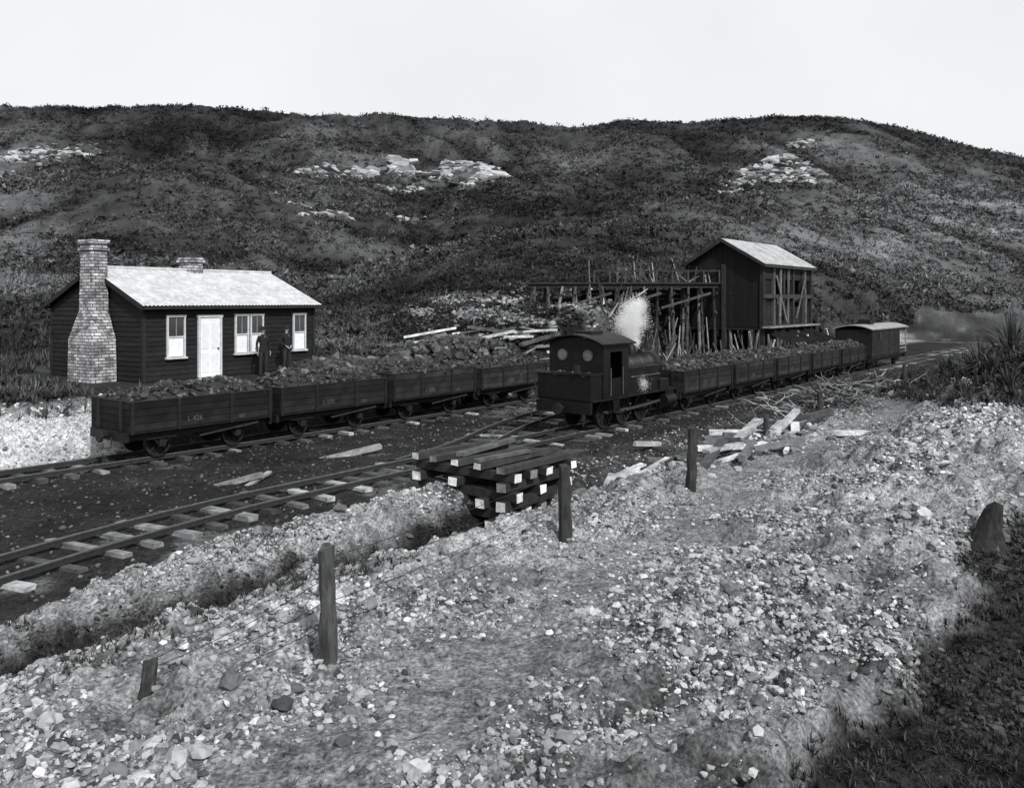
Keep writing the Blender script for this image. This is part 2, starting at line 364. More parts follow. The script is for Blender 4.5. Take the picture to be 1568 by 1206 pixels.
def scrub(n,y0,y1,r0,r1,K,ls,tm,fr=7.,pw=2.,base=.6):
    yy=np.exp(RS.uniform(np.log(y0),np.log(y1),n)); aa=RS.uniform(-.70,.72,n); xx=aa*yy
    s,t,u,m=parts(xx,yy)[:4]; gl=gully(xx,yy)
    dens=np.clip(base+1.5*fbm(xx/fr,yy/fr,4,71)+.4*(.8-gl),.12,1)*(1-.75*np.clip(bankspoil(xx,yy),0,1))*(1-.75*rockmask(xx,yy))*(1-.7*coalbank(xx,yy))
    k=(m>.3)&(s>9.)&(RS.uniform(0,1,n)<dens)&nohouse(s,t)|((m>.6)&(t>78)&(RS.uniform(0,1,n)<dens))
    xx=xx[k];yy=yy[k]; N=len(xx)
    R=r0+(r1-r0)*RS.uniform(0,1,N)**pw
    T=tonef(xx,yy)*RS.uniform(tm[0],tm[1],N); T=np.minimum(T,.13)
    return shrubs(np.stack([xx,yy,terrain(xx,yy)-.03],1),R,T,K,ls)
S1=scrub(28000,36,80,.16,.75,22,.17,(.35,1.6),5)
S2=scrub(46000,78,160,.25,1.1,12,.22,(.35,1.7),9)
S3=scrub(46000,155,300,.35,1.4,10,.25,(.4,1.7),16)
n2=20000; yy=np.exp(RS.uniform(np.log(34),np.log(130),n2)); xx=RS.uniform(-.68,.7,n2)*yy; s,t=st(xx,yy)
k=(s>10.4)&nohouse(s,t)&(coalbank(xx,yy)<.5); xx=xx[k];yy=yy[k];N=len(xx)
S4=blades(np.stack([xx,yy,terrain(xx,yy)-.03],1),RS.uniform(.25,.7,N),np.clip(tonef(xx,yy)*1.7,.025,.16),8,.05,.8)
V,F,T=cat((S1,S2,S3,S4))
link('hillside_scrub',mk_mesh('hillside_scrub',V,F,[M['leaf']],None,T,False))
def region(n,fx,fy,cond):
    x=fx(n);y=fy(n);k=cond(x,y);return x[k],y[k]
U=lambda a,b:(lambda n:RS.uniform(a,b,n))
gx=[];gy=[];gl=[];gt=[]
def addg(q,l0,l1,tn):
    x,y=q; gx.append(x);gy.append(y);gl.append(RS.uniform(l0,l1,len(x)));gt.append(np.full(len(x),tn))
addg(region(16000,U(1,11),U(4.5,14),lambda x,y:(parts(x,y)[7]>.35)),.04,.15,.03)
addg(region(50000,U(-12,24),U(6,36),lambda x,y:(parts(x,y)[6]>.4)&(st(x,y)[0]<-3.5)),.05,.18,.025)
addg(region(14000,U(11,30),U(17,46),lambda x,y:(st(x,y)[0]<-5.5)&(x>11.5+.15*(y-20))),.15,.5,.045)
addg(region(8000,U(-26,-11),U(18,38),lambda x,y:(st(x,y)[0]>9.5)&(st(x,y)[1]<-8)&nohouse(*st(x,y))),.12,.55,.055)
addg(region(9000,U(-6,12),U(5.5,24),lambda x,y:(fbm(x*.6,y*.6,3,77)>.12)&(st(x,y)[0]<-3)),.03,.10,.07)
addg(region(9000,U(-9,-1),U(8,16),lambda x,y:(fbm(x*.7,y*.7,3,79)>-.02)&(st(x,y)[0]<-3.1)&(st(x,y)[0]>-7.2)&(st(x,y)[1]<-13)),.05,.15,.045)
gx,gy,gl,gt=[np.concatenate(q) for q in(gx,gy,gl,gt)]
G1=blades(np.stack([gx,gy,terrain(gx,gy)-.01],1),gl,gt*RS.uniform(.5,1.6,len(gx)),7,.06,.9)
n=2600; x=RS.uniform(11,32,n); y=RS.uniform(19,50,n); s,t=st(x,y); k=(s<-5)&(x>12.2+.25*(y-20)); x=x[k];y=y[k]
G2=shrubs(np.stack([x,y,terrain(x,y)],1),RS.uniform(.15,.6,len(x)),RS.uniform(.015,.06,len(x)),26,.16)
n=160; x=RS.uniform(-22,-15.5,n); y=RS.uniform(24,31,n); s,t=st(x,y); k=(s>10)&nohouse(s,t)&(t<-10.5); x=x[k];y=y[k]
G3=shrubs(np.stack([x,y,terrain(x,y)],1),RS.uniform(.2,.55,len(x)),RS.uniform(.015,.05,len(x)),40,.14)
V,F,T=cat((G1,G2,G3))
link('rough_grass',mk_mesh('rough_grass',V,F,[M['leaf']],None,T,False))
for (x,y,l) in [(13.8,23.5,1.2),(15.2,24.5,1.5),(14.6,26.5,1.6),(16.2,27.5,1.9),(13.1,22.2,.9),(17.,24,1.9),(15.8,22.,1.5),(16.9,29,2.0),(15.2,29.5,1.5),(-17.5,29.5,.9),(-18.6,31.5,1.1),(14.2,25.0,1.2),(13.6,20.6,.9),(18.4,31,2.2),(12.9,24.4,.8),(17.6,33,2.1),(19.5,35,2.2)]:
    V,F,T=blades(np.array([[0,0,-.05]]),np.array([l]),np.array([.055]),100,.02,1.0,.45)
    link('flax_bush',mk_mesh('flax_bush',V,F,[M['leaf']],None,T,False),None,(x,y,gz(x,y)))
# ------------------------------------------------------------ rock outcrops
for (x0,x1,yc,dy,kk) in BLUFF:
    cx,cy=(x0+x1)/2,yc; z0=gz(cx,cy); n=int((x1-x0)*dy*6.*kk)+14
    xs=RS.uniform(x0,x1,n); yb=yc+.12*(xs-cx)+2.*fbm(xs/5.,xs*0+yc,2,5); dd=RS.normal(0,1,n); ysv=yb+dd*dy*.6
    S=RS.uniform(.2,1.,n)**1.8*(1.35 if kk>.6 else .8)*(1.35 if cy>195 else .8)*np.where(np.abs(dd)>1.1,.5,1.)+.12
    P=np.stack([xs-cx,ysv-cy,terrain(xs,ysv)-z0+S*.25],1)
    V,F,T=stones(P,S,.24*RS.choice([.2,.4,.8,1.2,1.7],n),ICO1,.8,.35,1.5)
    link('rock_outcrop',mk_mesh('rock_outcrop',V,F,[M['rock']],None,T,False),None,(cx,cy,z0))
# ------------------------------------------------------------ tracks
def wpos(s,t): return (OX+t*.622-s*.783, OY+t*.783+s*.622)
def track(pts,zoff=0,tn=(.2,.35,.6,1.1,1.9),sk_=0.):
    P=[Vector((*wpos(s,t),0)) for s,t in pts]
    dense=[];
    for i in range(len(P)-1):
        p0=P[max(i-1,0)];p1=P[i];p2=P[i+1];p3=P[min(i+2,len(P)-1)]
        nn=max(2,int((p2-p1).length/.75))
        for j in range(nn):
            u=j/nn; dense.append(.5*((2*p1)+(p2-p0)*u+(2*p0-5*p1+4*p2-p3)*u*u+(3*p1-p0-3*p2+p3)*u**3))
    dense.append(P[-1])
    mb=MB(); tan=[(dense[min(i+1,len(dense)-1)]-dense[max(i-1,0)]).normalized() for i in range(len(dense))]
    for i,p in enumerate(dense):
        a=math.atan2(tan[i].y,tan[i].x)
        if i<len(dense)-1:
            mb.box((p.x,p.y,-.055+zoff-sk_+random.uniform(-.018,.012)),(.21+random.uniform(-.03,.03),2.0+random.uniform(-.15,.2),.12),'sleeper',rot=(random.uniform(-.02,.02),0,a+random.uniform(-.05,.05)),tone=random.choice(tn) ,jit=.016)
    for side in(-.535,.535):
        for (w,h,z,k) in((.085,.018,.018,'rail'),(.022,.07,.062,'rail'),(.052,.026,.108,'railtop')):
            V=[];Fc=[]
            for i,p in enumerate(dense):
                nrm=Vector((-tan[i].y,tan[i].x,0)); c=p+nrm*side
                for (q,zz) in((-w/2,z-h/2),(w/2,z-h/2),(w/2,z+h/2),(-w/2,z+h/2)): V.append(c+nrm*q+Vector((0,0,zz+zoff)))
            for i in range(len(dense)-1):
                for j in range(4): Fc.append((i*4+j,i*4+(j+1)%4,(i+1)*4+(j+1)%4,(i+1)*4+j))
            mb.add(V,Fc,k)
    return mb.build('railway_track')
track([(-5.2,-30),(-3.1,-24),(-1.0,-17),(-.2,-13),(0,-9),(0,0),(0,20),(0,40),(0,60),(0,74)])
track([(6.2,-26),(6.69,-16),(6.69,0),(6.69,15),(6.5,30)],sk_=.01)
track([(.2,-6.5),(.9,-3.5),(2.4,.5),(3.35,4.5),(3.5,8),(3.5,30)],zoff=.004,tn=(.12,.2,.35,.6,1.4),sk_=.02)
# ------------------------------------------------------------ wagons
YAW=math.atan2(.783,.622)
def wheel(mb,x,y,z,r,sp=8,k='iron'):
    sgn=-1 if y<0 else 1
    mb.cyl((x,y-.03,z),(x,y+.05,z),r,r,k,24)
    mb.cyl((x,y-sgn*.02+sgn*.04,z),(x,y+sgn*.07,z),.07,.05,k,10)
    for i in range(sp):
        a=2*math.pi*i/sp; mb.beam((x,y+sgn*.055,z),(x+math.cos(a)*r*.85,y+sgn*.055,z+math.sin(a)*r*.85),.03,.03,'rail',tone=.6)
    n=24
    for i in range(n):
        a0=2*math.pi*i/n;a1=2*math.pi*(i+1)/n
        mb.beam((x+math.cos(a0)*r*.93,y+sgn*.06,z+math.sin(a0)*r*.93),(x+math.cos(a1)*r*.93,y+sgn*.06,z+math.sin(a1)*r*.93),.04,.06,'rail',tone=.6)
def coal_load(parent,x0,x1,hw,z,h,n=420,name='coal_load'):
    gxn,gyn=26,14; xs=np.linspace(x0,x1,gxn);ysn=np.linspace(-hw,hw,gyn)
    XX,YY=np.meshgrid(xs,ysn,indexing='ij'); sd=RS.randint(0,1000)
    def hh(x,y):
        ex=np.clip(np.minimum(x-x0,x1-x)/.5,0,1);ey=np.clip((hw-np.abs(y))/.6,0,1)
        return z+h*(ex**.7)*(ey**.7)*(.8+.6*fbm(x*1.1+sd,y*1.1,2,5))+.04*fbm(x*5,y*5,2,6)
    V=np.stack([XX,YY,hh(XX,YY)],-1).reshape(-1,3); id=np.arange(gxn*gyn).reshape(gxn,gyn)
    Fq=np.stack([id[:-1,:-1],id[1:,:-1],id[1:,1:],id[:-1,1:]],-1).reshape(-1,4)
    Ft=np.concatenate([Fq[:,[0,1,2]],Fq[:,[0,2,3]]])
    px=RS.uniform(x0,x1,n);py=RS.uniform(-hw,hw,n);S=RS.uniform(.03,.13,n)
    V2,F2,T2=stones(np.stack([px,py,hh(px,py)+S*.3],1),S,RS.choice([.4,.8,1.2,2.,4.],n,p=[.35,.3,.2,.1,.05]),ICO1,.9)
    me=mk_mesh(name,np.concatenate([V,V2]),np.concatenate([Ft,F2+len(V)]),[M['coal']],None,np.concatenate([np.ones(len(V)),T2]),False)
    return link(name,me,parent)
def plain(name,v):
    m=bpy.data.materials.new(name);m.use_nodes=True;b=m.node_tree.nodes['Principled BSDF'];b.inputs['Roughness'].default_value=.9
    n=m.node_tree.nodes.new('ShaderNodeTexNoise');n.inputs['Scale'].default_value=12;r=m.node_tree.nodes.new('ShaderNodeMapRange');r.inputs['To Min'].default_value=v*.1;r.inputs['To Max'].default_value=v*1.6
    m.node_tree.links.new(n.outputs['Fac'],r.inputs['Value']);m.node_tree.links.new(r.outputs[0],b.inputs['Base Color']);return m
M['chalk2']=plain('painted_lettering',.08)
def wagon(s,t,label,zt=1.66,tone=1.):
    e=empty('coal_wagon',(*wpos(s,t),.125),YAW); L=4.3; W=1.02
    mb=MB()
    zt-=.14
    npl=4; z0=.78; ph=(zt-z0)/npl
    for i in range(npl):
        z=z0+ph*(i+.5)
        for sg in(-1,1):
            mb.box((L/2,sg*W,z),(L,.05,ph-.014),'wagon',tone=tone*random.uniform(.6,1.4))
            mb.box((L/2+sg*(L/2-.03),0,z),(.05,2*W-.06,ph-.014),'wagon',tone=tone*random.uniform(.6,1.4))
    mb.box((L/2,0,z0-.03),(L,2*W,.06),'wagon')
    for sg in(-1,1):
        mb.box((L/2,sg*(W+.005),zt+.012),(L+.02,.075,.024),'iron',tone=2.5)
        mb.box((L/2+sg*(L/2-.03),0,zt+.014),(.075,2*W-.08,.02),'iron',tone=2.5)
        for x in(.06,1.35,L-1.35,L-.06): mb.box((x,sg*(W+.045),(z0+zt)/2-.03),(.09,.04,zt-z0+.06),'iron',tone=1.6)
        for y in(-.6,.6): mb.box((L/2+sg*(L/2+.02),y,(z0+zt)/2),(.05,.1,zt-z0),'iron',tone=1.6)
        mb.box((L/2,sg*.78,.63),(L,.09,.22),'iron')
        mb.box((L/2+sg*(L/2+.03),0,.63),(.10,1.9,.24),'iron',tone=1.2)
        mb.cyl((L/2+sg*(L/2+.06),0,.62),(L/2+sg*(L/2+.3),0,.62),.06,.06,'iron',10)
        mb.cyl((L/2+sg*(L/2+.26),0,.62),(L/2+sg*(L/2+.32),0,.62),.16,.16,'iron',14,tone=2)
        mb.beam((L/2+sg*(L/2+.08),-.25,.6),(L/2+sg*(L/2+.14),-.3,.3),.03,.03,'iron',tone=3)
    for x in(1.0,L-1.0):
        mb.cyl((x,-.6,.36),(x,.6,.36),.05,.05,'iron',8)
        for sg in(-1,1):
            wheel(mb,x,sg*.535,.36,.36)
            mb.box((x,sg*.8,.38),(.18,.12,.18),'iron',tone=2)
            mb.beam((x-.28,sg*.79,.58),(x-.05,sg*.79,.3),.03,.05,'iron'); mb.beam((x+.28,sg*.79,.58),(x+.05,sg*.79,.3),.03,.05,'iron')
            mb.beam((x-.45,sg*.82,.52),(x+.45,sg*.82,.52),.05,.04,'iron',tone=1.5)
    mb.beam((L/2-.1,-.9,.45),(L-.4,-.95,.62),.03,.05,'iron',tone=3)
    mb.cyl((L/2,-.9,.45),(L/2,.9,.45),.03,.03,'iron',8)
    mb.build('body',e)
    coal_load(e,.08,L-.08,W-.05,zt-.06,.36)
    def txt(b,x,z,sz):
        c=bpy.data.curves.new('lettering','FONT'); c.body=b; c.size=sz; c.extrude=.002; c.materials.append(M['chalk2'])
        o=bpy.data.objects.new('lettering',c); COL.objects.link(o); o.parent=e; o.location=(x,-W-.03,z); o.rotation_euler=(math.pi/2,0,0)
    txt(label,1.6,z0+.12,.2); txt(str(random.randint(100,999)),L-1.1,z0+.05,.14)
    return e
T0=(-9.8-OX)*.622+(21.8-OY)*.783
for i,l in enumerate(['L 426','L 173','L 608','N 88']): wagon(6.69,T0+i*4.62,l,1.68 if i!=2 else 1.78,tone=1 if i<2 else 2.2)
for i,l in enumerate(['L 31','L 240','N 56','L 117','L 92']): wagon(0,6.3+i*4.62,l,1.68,tone=1.7)
# ------------------------------------------------------------ brake van
def van():
    e=empty('brake_van',(*wpos(0,30.2),.125),YAW); mb=MB(); L=8.0;W=1.05
    for i in range(60):
        x=.1+i*.15
        if x>L-1.8: break
        for sg in(-1,1): mb.box((x+.07,sg*W,1.65),(.14,.05,1.6),'wagon',tone=random.uniform(1.,2.))
    for x in(.05,L-1.75): mb.box((x,0,1.65),(.06,2*W-.06,1.6),'wagon',tone=1.6)
    mb.box((L/2,0,.76),(L,2*W,.1),'wagon'); 
    for sg in(-1,1):
        mb.box((L/2,sg*.8,.6),(L,.09,.22),'iron'); mb.box((L/2+sg*(L/2+.03),0,.6),(.1,1.9,.24),'iron')
        mb.cyl((L/2+sg*(L/2+.05),0,.6),(L/2+sg*(L/2+.35),0,.6),.08,.14,'iron',12)
        mb.box((L-.05,sg*(W-.05),1.6),(.07,.07,1.6),'timber'); mb.box((L-.9,sg*(W-.02),1.35),(1.7,.04,.05),'timber'); mb.box((L-.9,sg*(W-.02),1.1),(1.7,.04,.04),'timber')
        for x in(1.8,4.2): mb.box((x,sg*(W+.03),2.0),(.55,.03,.5),'wagon',tone=3); mb.box((x,sg*(W+.05),2.0),(.45,.02,.4),'glass')
    mb.box((L-.02,0,1.35),(.05,2*W-.2,.05),'timber'); mb.box((L-.02,0,2.3),(.05,2*W-.2,.15),'timber')
    n=10;V=[];Fc=[]
    for i in range(n+1):
        a=-1+2*i/n; yv=a*(W+.12); z=2.72-.26*a*a
        for x in(-.12,L+.12): V+= [(x,yv,z-.05),(x,yv,z)]
    for i in range(n):
        b=i*4; Fc+=[(b+1,b+3,b+7,b+5),(b,b+4,b+6,b+2),(b,b+1,b+5,b+4),(b+2,b+6,b+7,b+3)]
    mb.add(V,Fc,'roofdull',.8); mb.box((2.6,0,2.85),(.9,.7,.3),'wagon'); mb.cyl((5,.3,2.7),(5,.3,3.1),.07,.07,'iron')
    for x in(1.2,L-1.2):
        for sg in(-1,1): wheel(mb,x,sg*.535,.36,.36); mb.box((x,sg*.8,.38),(.2,.12,.2),'iron',tone=2)
    mb.build('body',e)
van()
# ------------------------------------------------------------ locomotive
def loco():
    e=empty('steam_locomotive',(*wpos(0,0),.125),YAW)
    mb=MB(); k='loco'
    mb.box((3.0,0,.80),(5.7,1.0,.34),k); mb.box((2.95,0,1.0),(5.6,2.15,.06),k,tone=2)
    for x in(.1,5.85): mb.box((x,0,.78),(.12,2.1,.36),k,tone=1.6); 
    for x,d in((.04,-1),(5.91,1)):
        mb.cyl((x,0,.75),(x+d*.28,0,.75),.07,.07,'iron',10); mb.cyl((x+d*.24,0,.75),(x+d*.32,0,.75),.18,.18,'iron',16,tone=2)
        for sg in(-1,1): mb.beam((x+d*.05,sg*.85,.6),(x+d*.08,sg*.85,.25),.04,.04,'iron',tone=3)
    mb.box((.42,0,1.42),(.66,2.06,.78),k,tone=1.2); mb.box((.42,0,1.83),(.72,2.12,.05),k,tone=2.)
    def sheet(x,zb,zt,hw,th=.04):
        n=12; pr=[(-hw,zb)]+[(hw*(-1+2*i/n),zt+.24*(1-(-1+2*i/n)**2)) for i in range(n+1)]+[(hw,zb)]
        V=[(x-th/2,a,b) for a,b in pr]+[(x+th/2,a,b) for a,b in pr]; m=len(pr)
        mb.add(V,[tuple(range(m-1,-1,-1)),tuple(range(m,2*m))]+[(i,(i+1)%m,m+(i+1)%m,m+i) for i in range(m)],k,1.2)
    sheet(.78,1.05,2.72,1.04); sheet(2.35,1.05,2.72,1.04)
    for sg in(-1,1):
        for x,d in((.76,-1),(2.37,1)):
            mb.cyl((x,sg*.50,2.40),(x+d*.03,sg*.50,2.40),.19,.19,'brass',24,tone=.25); mb.cyl((x,sg*.50,2.40),(x+d*.036,sg*.50,2.40),.15,.15,'lensglass',24,tone=.7)
        mb.box((1.0,sg*1.04,1.9),(.42,.04,1.72),k,tone=1.3)
        mb.box((2.15,sg*1.04,1.9),(.40,.04,1.72),k,tone=1.3)
        mb.box((1.58,sg*1.04,2.62),(.75,.035,.22),k,tone=1.3); mb.box((1.58,sg*1.035,1.35),(.75,.035,.62),k,tone=1.)
        for x in(1.2,1.95): mb.cyl((x,sg*1.09,1.1),(x,sg*1.09,2.0),.016,.016,'brass',6,tone=.3)
        mb.box((1.58,sg*1.1,.55),(.4,.25,.03),k,tone=3); mb.box((1.58,sg*1.05,.75),(.4,.03,.4),k)
        mb.box((3.45,sg*.82,1.45),(2.15,.46,.86),k,tone=1.2); mb.box((3.45,sg*.82,1.9),(2.2,.5,.04),k,tone=2.)
        for x in(2.6,3.4,4.3): mb.cyl((x,sg*1.06,1.62),(x,sg*1.1,1.62),.02,.02,'brass',6)
        mb.cyl((2.45,sg*1.1,1.62),(4.45,sg*1.1,1.62),.014,.014,'brass',6,tone=.3)
        mb.cyl((4.85,sg*.95,.62),(5.55,sg*.95,.62),.24,.24,k,20,tone=1.5); mb.cyl((5.55,sg*.95,.62),(5.6,sg*.95,.62),.2,.2,'brass',20,tone=.3)
        mb.box((5.2,sg*.92,.95),(.6,.3,.25),k)
        mb.beam((1.5,sg*.72,.50),(3.9,sg*.72,.50),.04,.09,'brass',tone=.2); mb.beam((2.7,sg*.78,.50),(4.85,sg*.86,.62),.04,.08,'brass',tone=.2)
        for x in(1.5,2.7,3.9): wheel(mb,x,sg*.56,.46,.46,10,'iron'); mb.cyl((x,sg*.6,.5),(x,sg*.8,.5),.05,.05,'brass',8,tone=.3)
        mb.box((4.75,sg*.95,1.2),(.7,.3,.4),k,tone=1.4)
    n=14;V=[];Fc=[]
    for i in range(n+1):
        a=-1+2*i/n; yv=a*1.2; z=3.08-.30*a*a
        for x in(.55,2.62): V+=[(x,yv,z-.04),(x,yv,z)]
    for i in range(n):
        b=i*4; Fc+=[(b+1,b+3,b+7,b+5),(b,b+4,b+6,b+2),(b,b+1,b+5,b+4),(b+2,b+6,b+7,b+3)]
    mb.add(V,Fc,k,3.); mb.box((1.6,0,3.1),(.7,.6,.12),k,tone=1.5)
    mb.build('cab_and_frame',e)
    mb=MB()
    mb.lathe((2.35,0,1.78),[(.0,0),(.5,0),(.5,2.5),(.56,2.5),(.56,3.25),(.5,3.3),(.1,3.36),(0,3.37)],k,28,'X')
    for x in(2.9,3.6,4.3): mb.lathe((x,0,1.78),[(.5,0),(.512,0),(.512,.06),(.5,.06)],'brass',28,'X',tone=.1)
    mb.lathe((3.35,0,2.2),[(.34,0),(.28,.1),(.27,.42),(.22,.55),(.1,.62),(0,.63)],k,20)
    mb.lathe((2.8,0,2.2),[(.14,0),(.1,.1),(.1,.4),(.14,.44),(.05,.6),(0,.6)],'brass',14,tone=.4)
    mb.lathe((5.1,0,2.2),[(.3,0),(.2,.14),(.16,.25),(.2,.85),(.28,.92),(.27,1.0),(.18,1.0),(.16,.8),(0,.8)],k,20,tone=1.3)
    mb.lathe((4.3,0,2.2),[(.2,0),(.18,.3),(.1,.42),(0,.44)],k,16)
    mb.box((5.75,0,2.1),(.3,.32,.4),k,tone=1.3); mb.cyl((5.9,0,2.12),(5.93,0,2.12),.13,.13,'brass',16)
    mb.lathe((5.72,0,1.78),[(.2,0),(.2,.03),(0,.05)],'brass',16,'X',tone=.4)
    o=mb.build('boiler',e); 
    for p in o.data.polygons: p.use_smooth=len(p.vertices)==4
    coal_load(e,.12,.72,.95,1.2+.55,.12,40,'bunker_coal')
    mb=MB()
    for sg in(-1,1):
        for i in range(6): mb.beam((5.9,sg*(.1+.16*i),.68),(6.35-.07*i,sg*(.05+.13*i),.12),.035,.035,'iron',tone=2)
    mb.build('cow_catcher',e)
    mb=MB(); mb.beam((.0,1.05,1.2),(-.12,1.15,.35),.04,.04,'iron',tone=3); mb.beam((-.02,.95,1.0),(-.02,1.15,1.9),.03,.03,'iron',tone=3); mb.box((.04,-.55,2.0),(.16,.16,.26),'iron',tone=2); mb.build('rear_fittings',e)
loco()
# ------------------------------------------------------------ cottage
def cottage():
    e=empty('weatherboard_cottage',(-12.15,28.0,1.55),math.atan2(.835,.55)); L=7.5;Wd=5.6;H=2.65;Rz=3.85
    mb=MB()
    def siding(A,B,nrm,z0,z1,ends=lambda z:(0,1)):
        A=Vector((*A,0));B=Vector((*B,0));nrm=Vector((*nrm,0)); p=.165; z=z0
        while z<z1-.01:
            zt=min(z+p,z1); a0,b0=ends(z);a1,b1=ends(zt); D=B-A
            q=[A+D*a0+nrm*.030+Vector((0,0,z)),A+D*b0+nrm*.030+Vector((0,0,z)),A+D*b1+nrm*.008+Vector((0,0,zt)),A+D*a1+nrm*.008+Vector((0,0,zt)),A+D*a0+Vector((0,0,z)),A+D*b0+Vector((0,0,z))]
            mb.add(q,[(0,1,2,3),(4,5,1,0)],'wall',random.uniform(.75,1.25)); z=zt
    siding((0,0),(L,0),(0,-1),-.1,H); siding((L,Wd),(0,Wd),(0,1),-.1,H)
    def ge(z):
        if z<=H: return (0,1)
        f=(z-H)/(Rz-H)*.5; return (f,1-f)
    siding((0,Wd),(0,0),(-1,0),-.1,Rz,ge); siding((L,0),(L,Wd),(1,0),-.1,Rz,ge)
    mb.box((L/2,Wd/2,1.2),(L-.02,Wd-.02,2.5),'wall')
    for x in(0,L):
        for y in(0,Wd): mb.box((x,y,1.25),(.11,.11,2.75),'wall',tone=1.4)
    mb.box((L/2,-.01,-.22),(L,.06,.26),'stonebase',tone=.5)
    mb.build('walls',e)
    mb=MB(); ov=.28; x0=-.22;x1=L+.22; n=int((x1-x0)/.025); sl=(Rz-H)/(Wd/2)
    for sg in(0,1):
        V=[];Fc=[]
        for i in range(n+1):
            x=x0+(x1-x0)*i/n; dz=.012*math.sin(x*2*math.pi/.15)
            ye=-ov if sg==0 else Wd+ov
            V+=[(x,ye,H-sl*ov+.05+dz),(x,Wd/2,Rz+.05+dz)]
        for i in range(n): Fc.append((2*i,2*i+2,2*i+3,2*i+1) if sg==0 else (2*i,2*i+1,2*i+3,2*i+2))
        mb.add(V,Fc,'roof')
    mb.cyl((x0,Wd/2,Rz+.06),(x1,Wd/2,Rz+.06),.07,.07,'roof',10,tone=.9)
    for x in(x0,x1):
        for sg in(0,1):
            ye=-ov if sg==0 else Wd+ov
            mb.beam((x,ye,H-sl*ov-.03),(x,Wd/2,Rz-.03),.03,.15,'wall',tone=1.5)
    for ye in(-ov,Wd+ov):
        mb.box(((x0+x1)/2,ye,H-sl*ov-.03),(x1-x0,.10,.09),'wall',tone=1.5)
        mb.box(((x0+x1)/2,ye*.5+(0 if ye<0 else Wd/2),H-sl*ov-.06),(x1-x0-.1,ov-.05,.02),'wall')
    mb.build('roof',e)
    mb=MB()
    def window(cx,w):
        z0,z1=.82,2.2; zc=(z0+z1)/2;h=z1-z0
        for sx in(-1,1): mb.box((cx+sx*(w/2-.03),-.05,zc),(.06,.07,h),'trim')
        mb.box((cx,-.05,z1+.02),(w+.04,.09,.07),'trim'); mb.box((cx,-.07,z0-.03),(w+.1,.13,.06),'trim')
        mb.box((cx,-.04,zc),(w-.13,.02,h-.04),'glass')
        mb.box((cx,-.047,z0+h*.25+.02),(w-.16,.02,h*.5),'blind')
        mb.box((cx,-.06,zc),(w-.12,.05,.045),'trim'); mb.box((cx,-.057,zc+h*.25),(.02,.03,h*.45),'trim',tone=.5)
    for c,w in((1.18,.72),(3.93,.62),(4.62,.62),(6.72,.66)): window(c,w)
    mb.build('windows',e)
    mb=MB(); cx=2.54
    for sx in(-1,1): mb.box((cx+sx*.45,-.05,1.13),(.09,.09,2.14),'trim')
    mb.box((cx,-.05,2.2),(1.06,.1,.09),'trim'); mb.box((cx,-.045,1.1),(.82,.04,2.08),'door')
    for z,h in((.55,.7),(1.5,.9)):
        for sx in(-1,1): mb.box((cx+sx*.2,-.068,z),(.28,.012,h),'door',tone=.92)
    mb.cyl((cx+.33,-.07,1.05),(cx+.33,-.12,1.05),.03,.03,'iron'); mb.box((cx,-.3,-.05),(1.2,.5,.12),'timber'); mb.box((cx,-.06,.04),(.95,.12,.06),'timber')
    mb.build('door',e)
    mb=MB(); cy=2.2
    def frus(c,w0,d0,z0,w1,d1,z1,dx0=0,dx1=0):
        V=[]
        for (w,d,z,ox) in((w0,d0,z0,dx0),(w1,d1,z1,dx1)):
            for sx,sy in((-1,-1),(1,-1),(1,1),(-1,1)): V.append((c[0]+ox+sx*d/2,c[1]+sy*w/2,z))
        mb.add(V,[(0,1,5,4),(1,2,6,5),(2,3,7,6),(3,0,4,7),(4,5,6,7),(3,2,1,0)],'brick',1.)
    frus((-.48,cy),1.52,.86,-.3,1.42,.84,1.45); 
    frus((-.48,cy),1.42,.84,1.451,.72,.62,2.4,0,.06); frus((-.42,cy),.72,.62,2.401,.64,.56,4.45)
    frus((-.42,cy),.76,.68,4.451,.76,.68,4.54); frus((-.42,cy),.66,.58,4.541,.66,.58,4.68); frus((-.42,cy),.78,.7,4.681,.78,.7,4.80)
    frus((-.42,cy),.46,.38,4.801,.46,.38,4.82)
    mb.build('end_chimney',e)
    mb=MB(); frus((3.9,2.9),.68,.62,3.2,.66,.6,4.2); frus((3.9,2.9),.78,.72,4.201,.78,.72,4.34); frus((3.9,2.9),.7,.64,4.341,.7,.64,4.42); mb.build('ridge_chimney',e)
cottage()
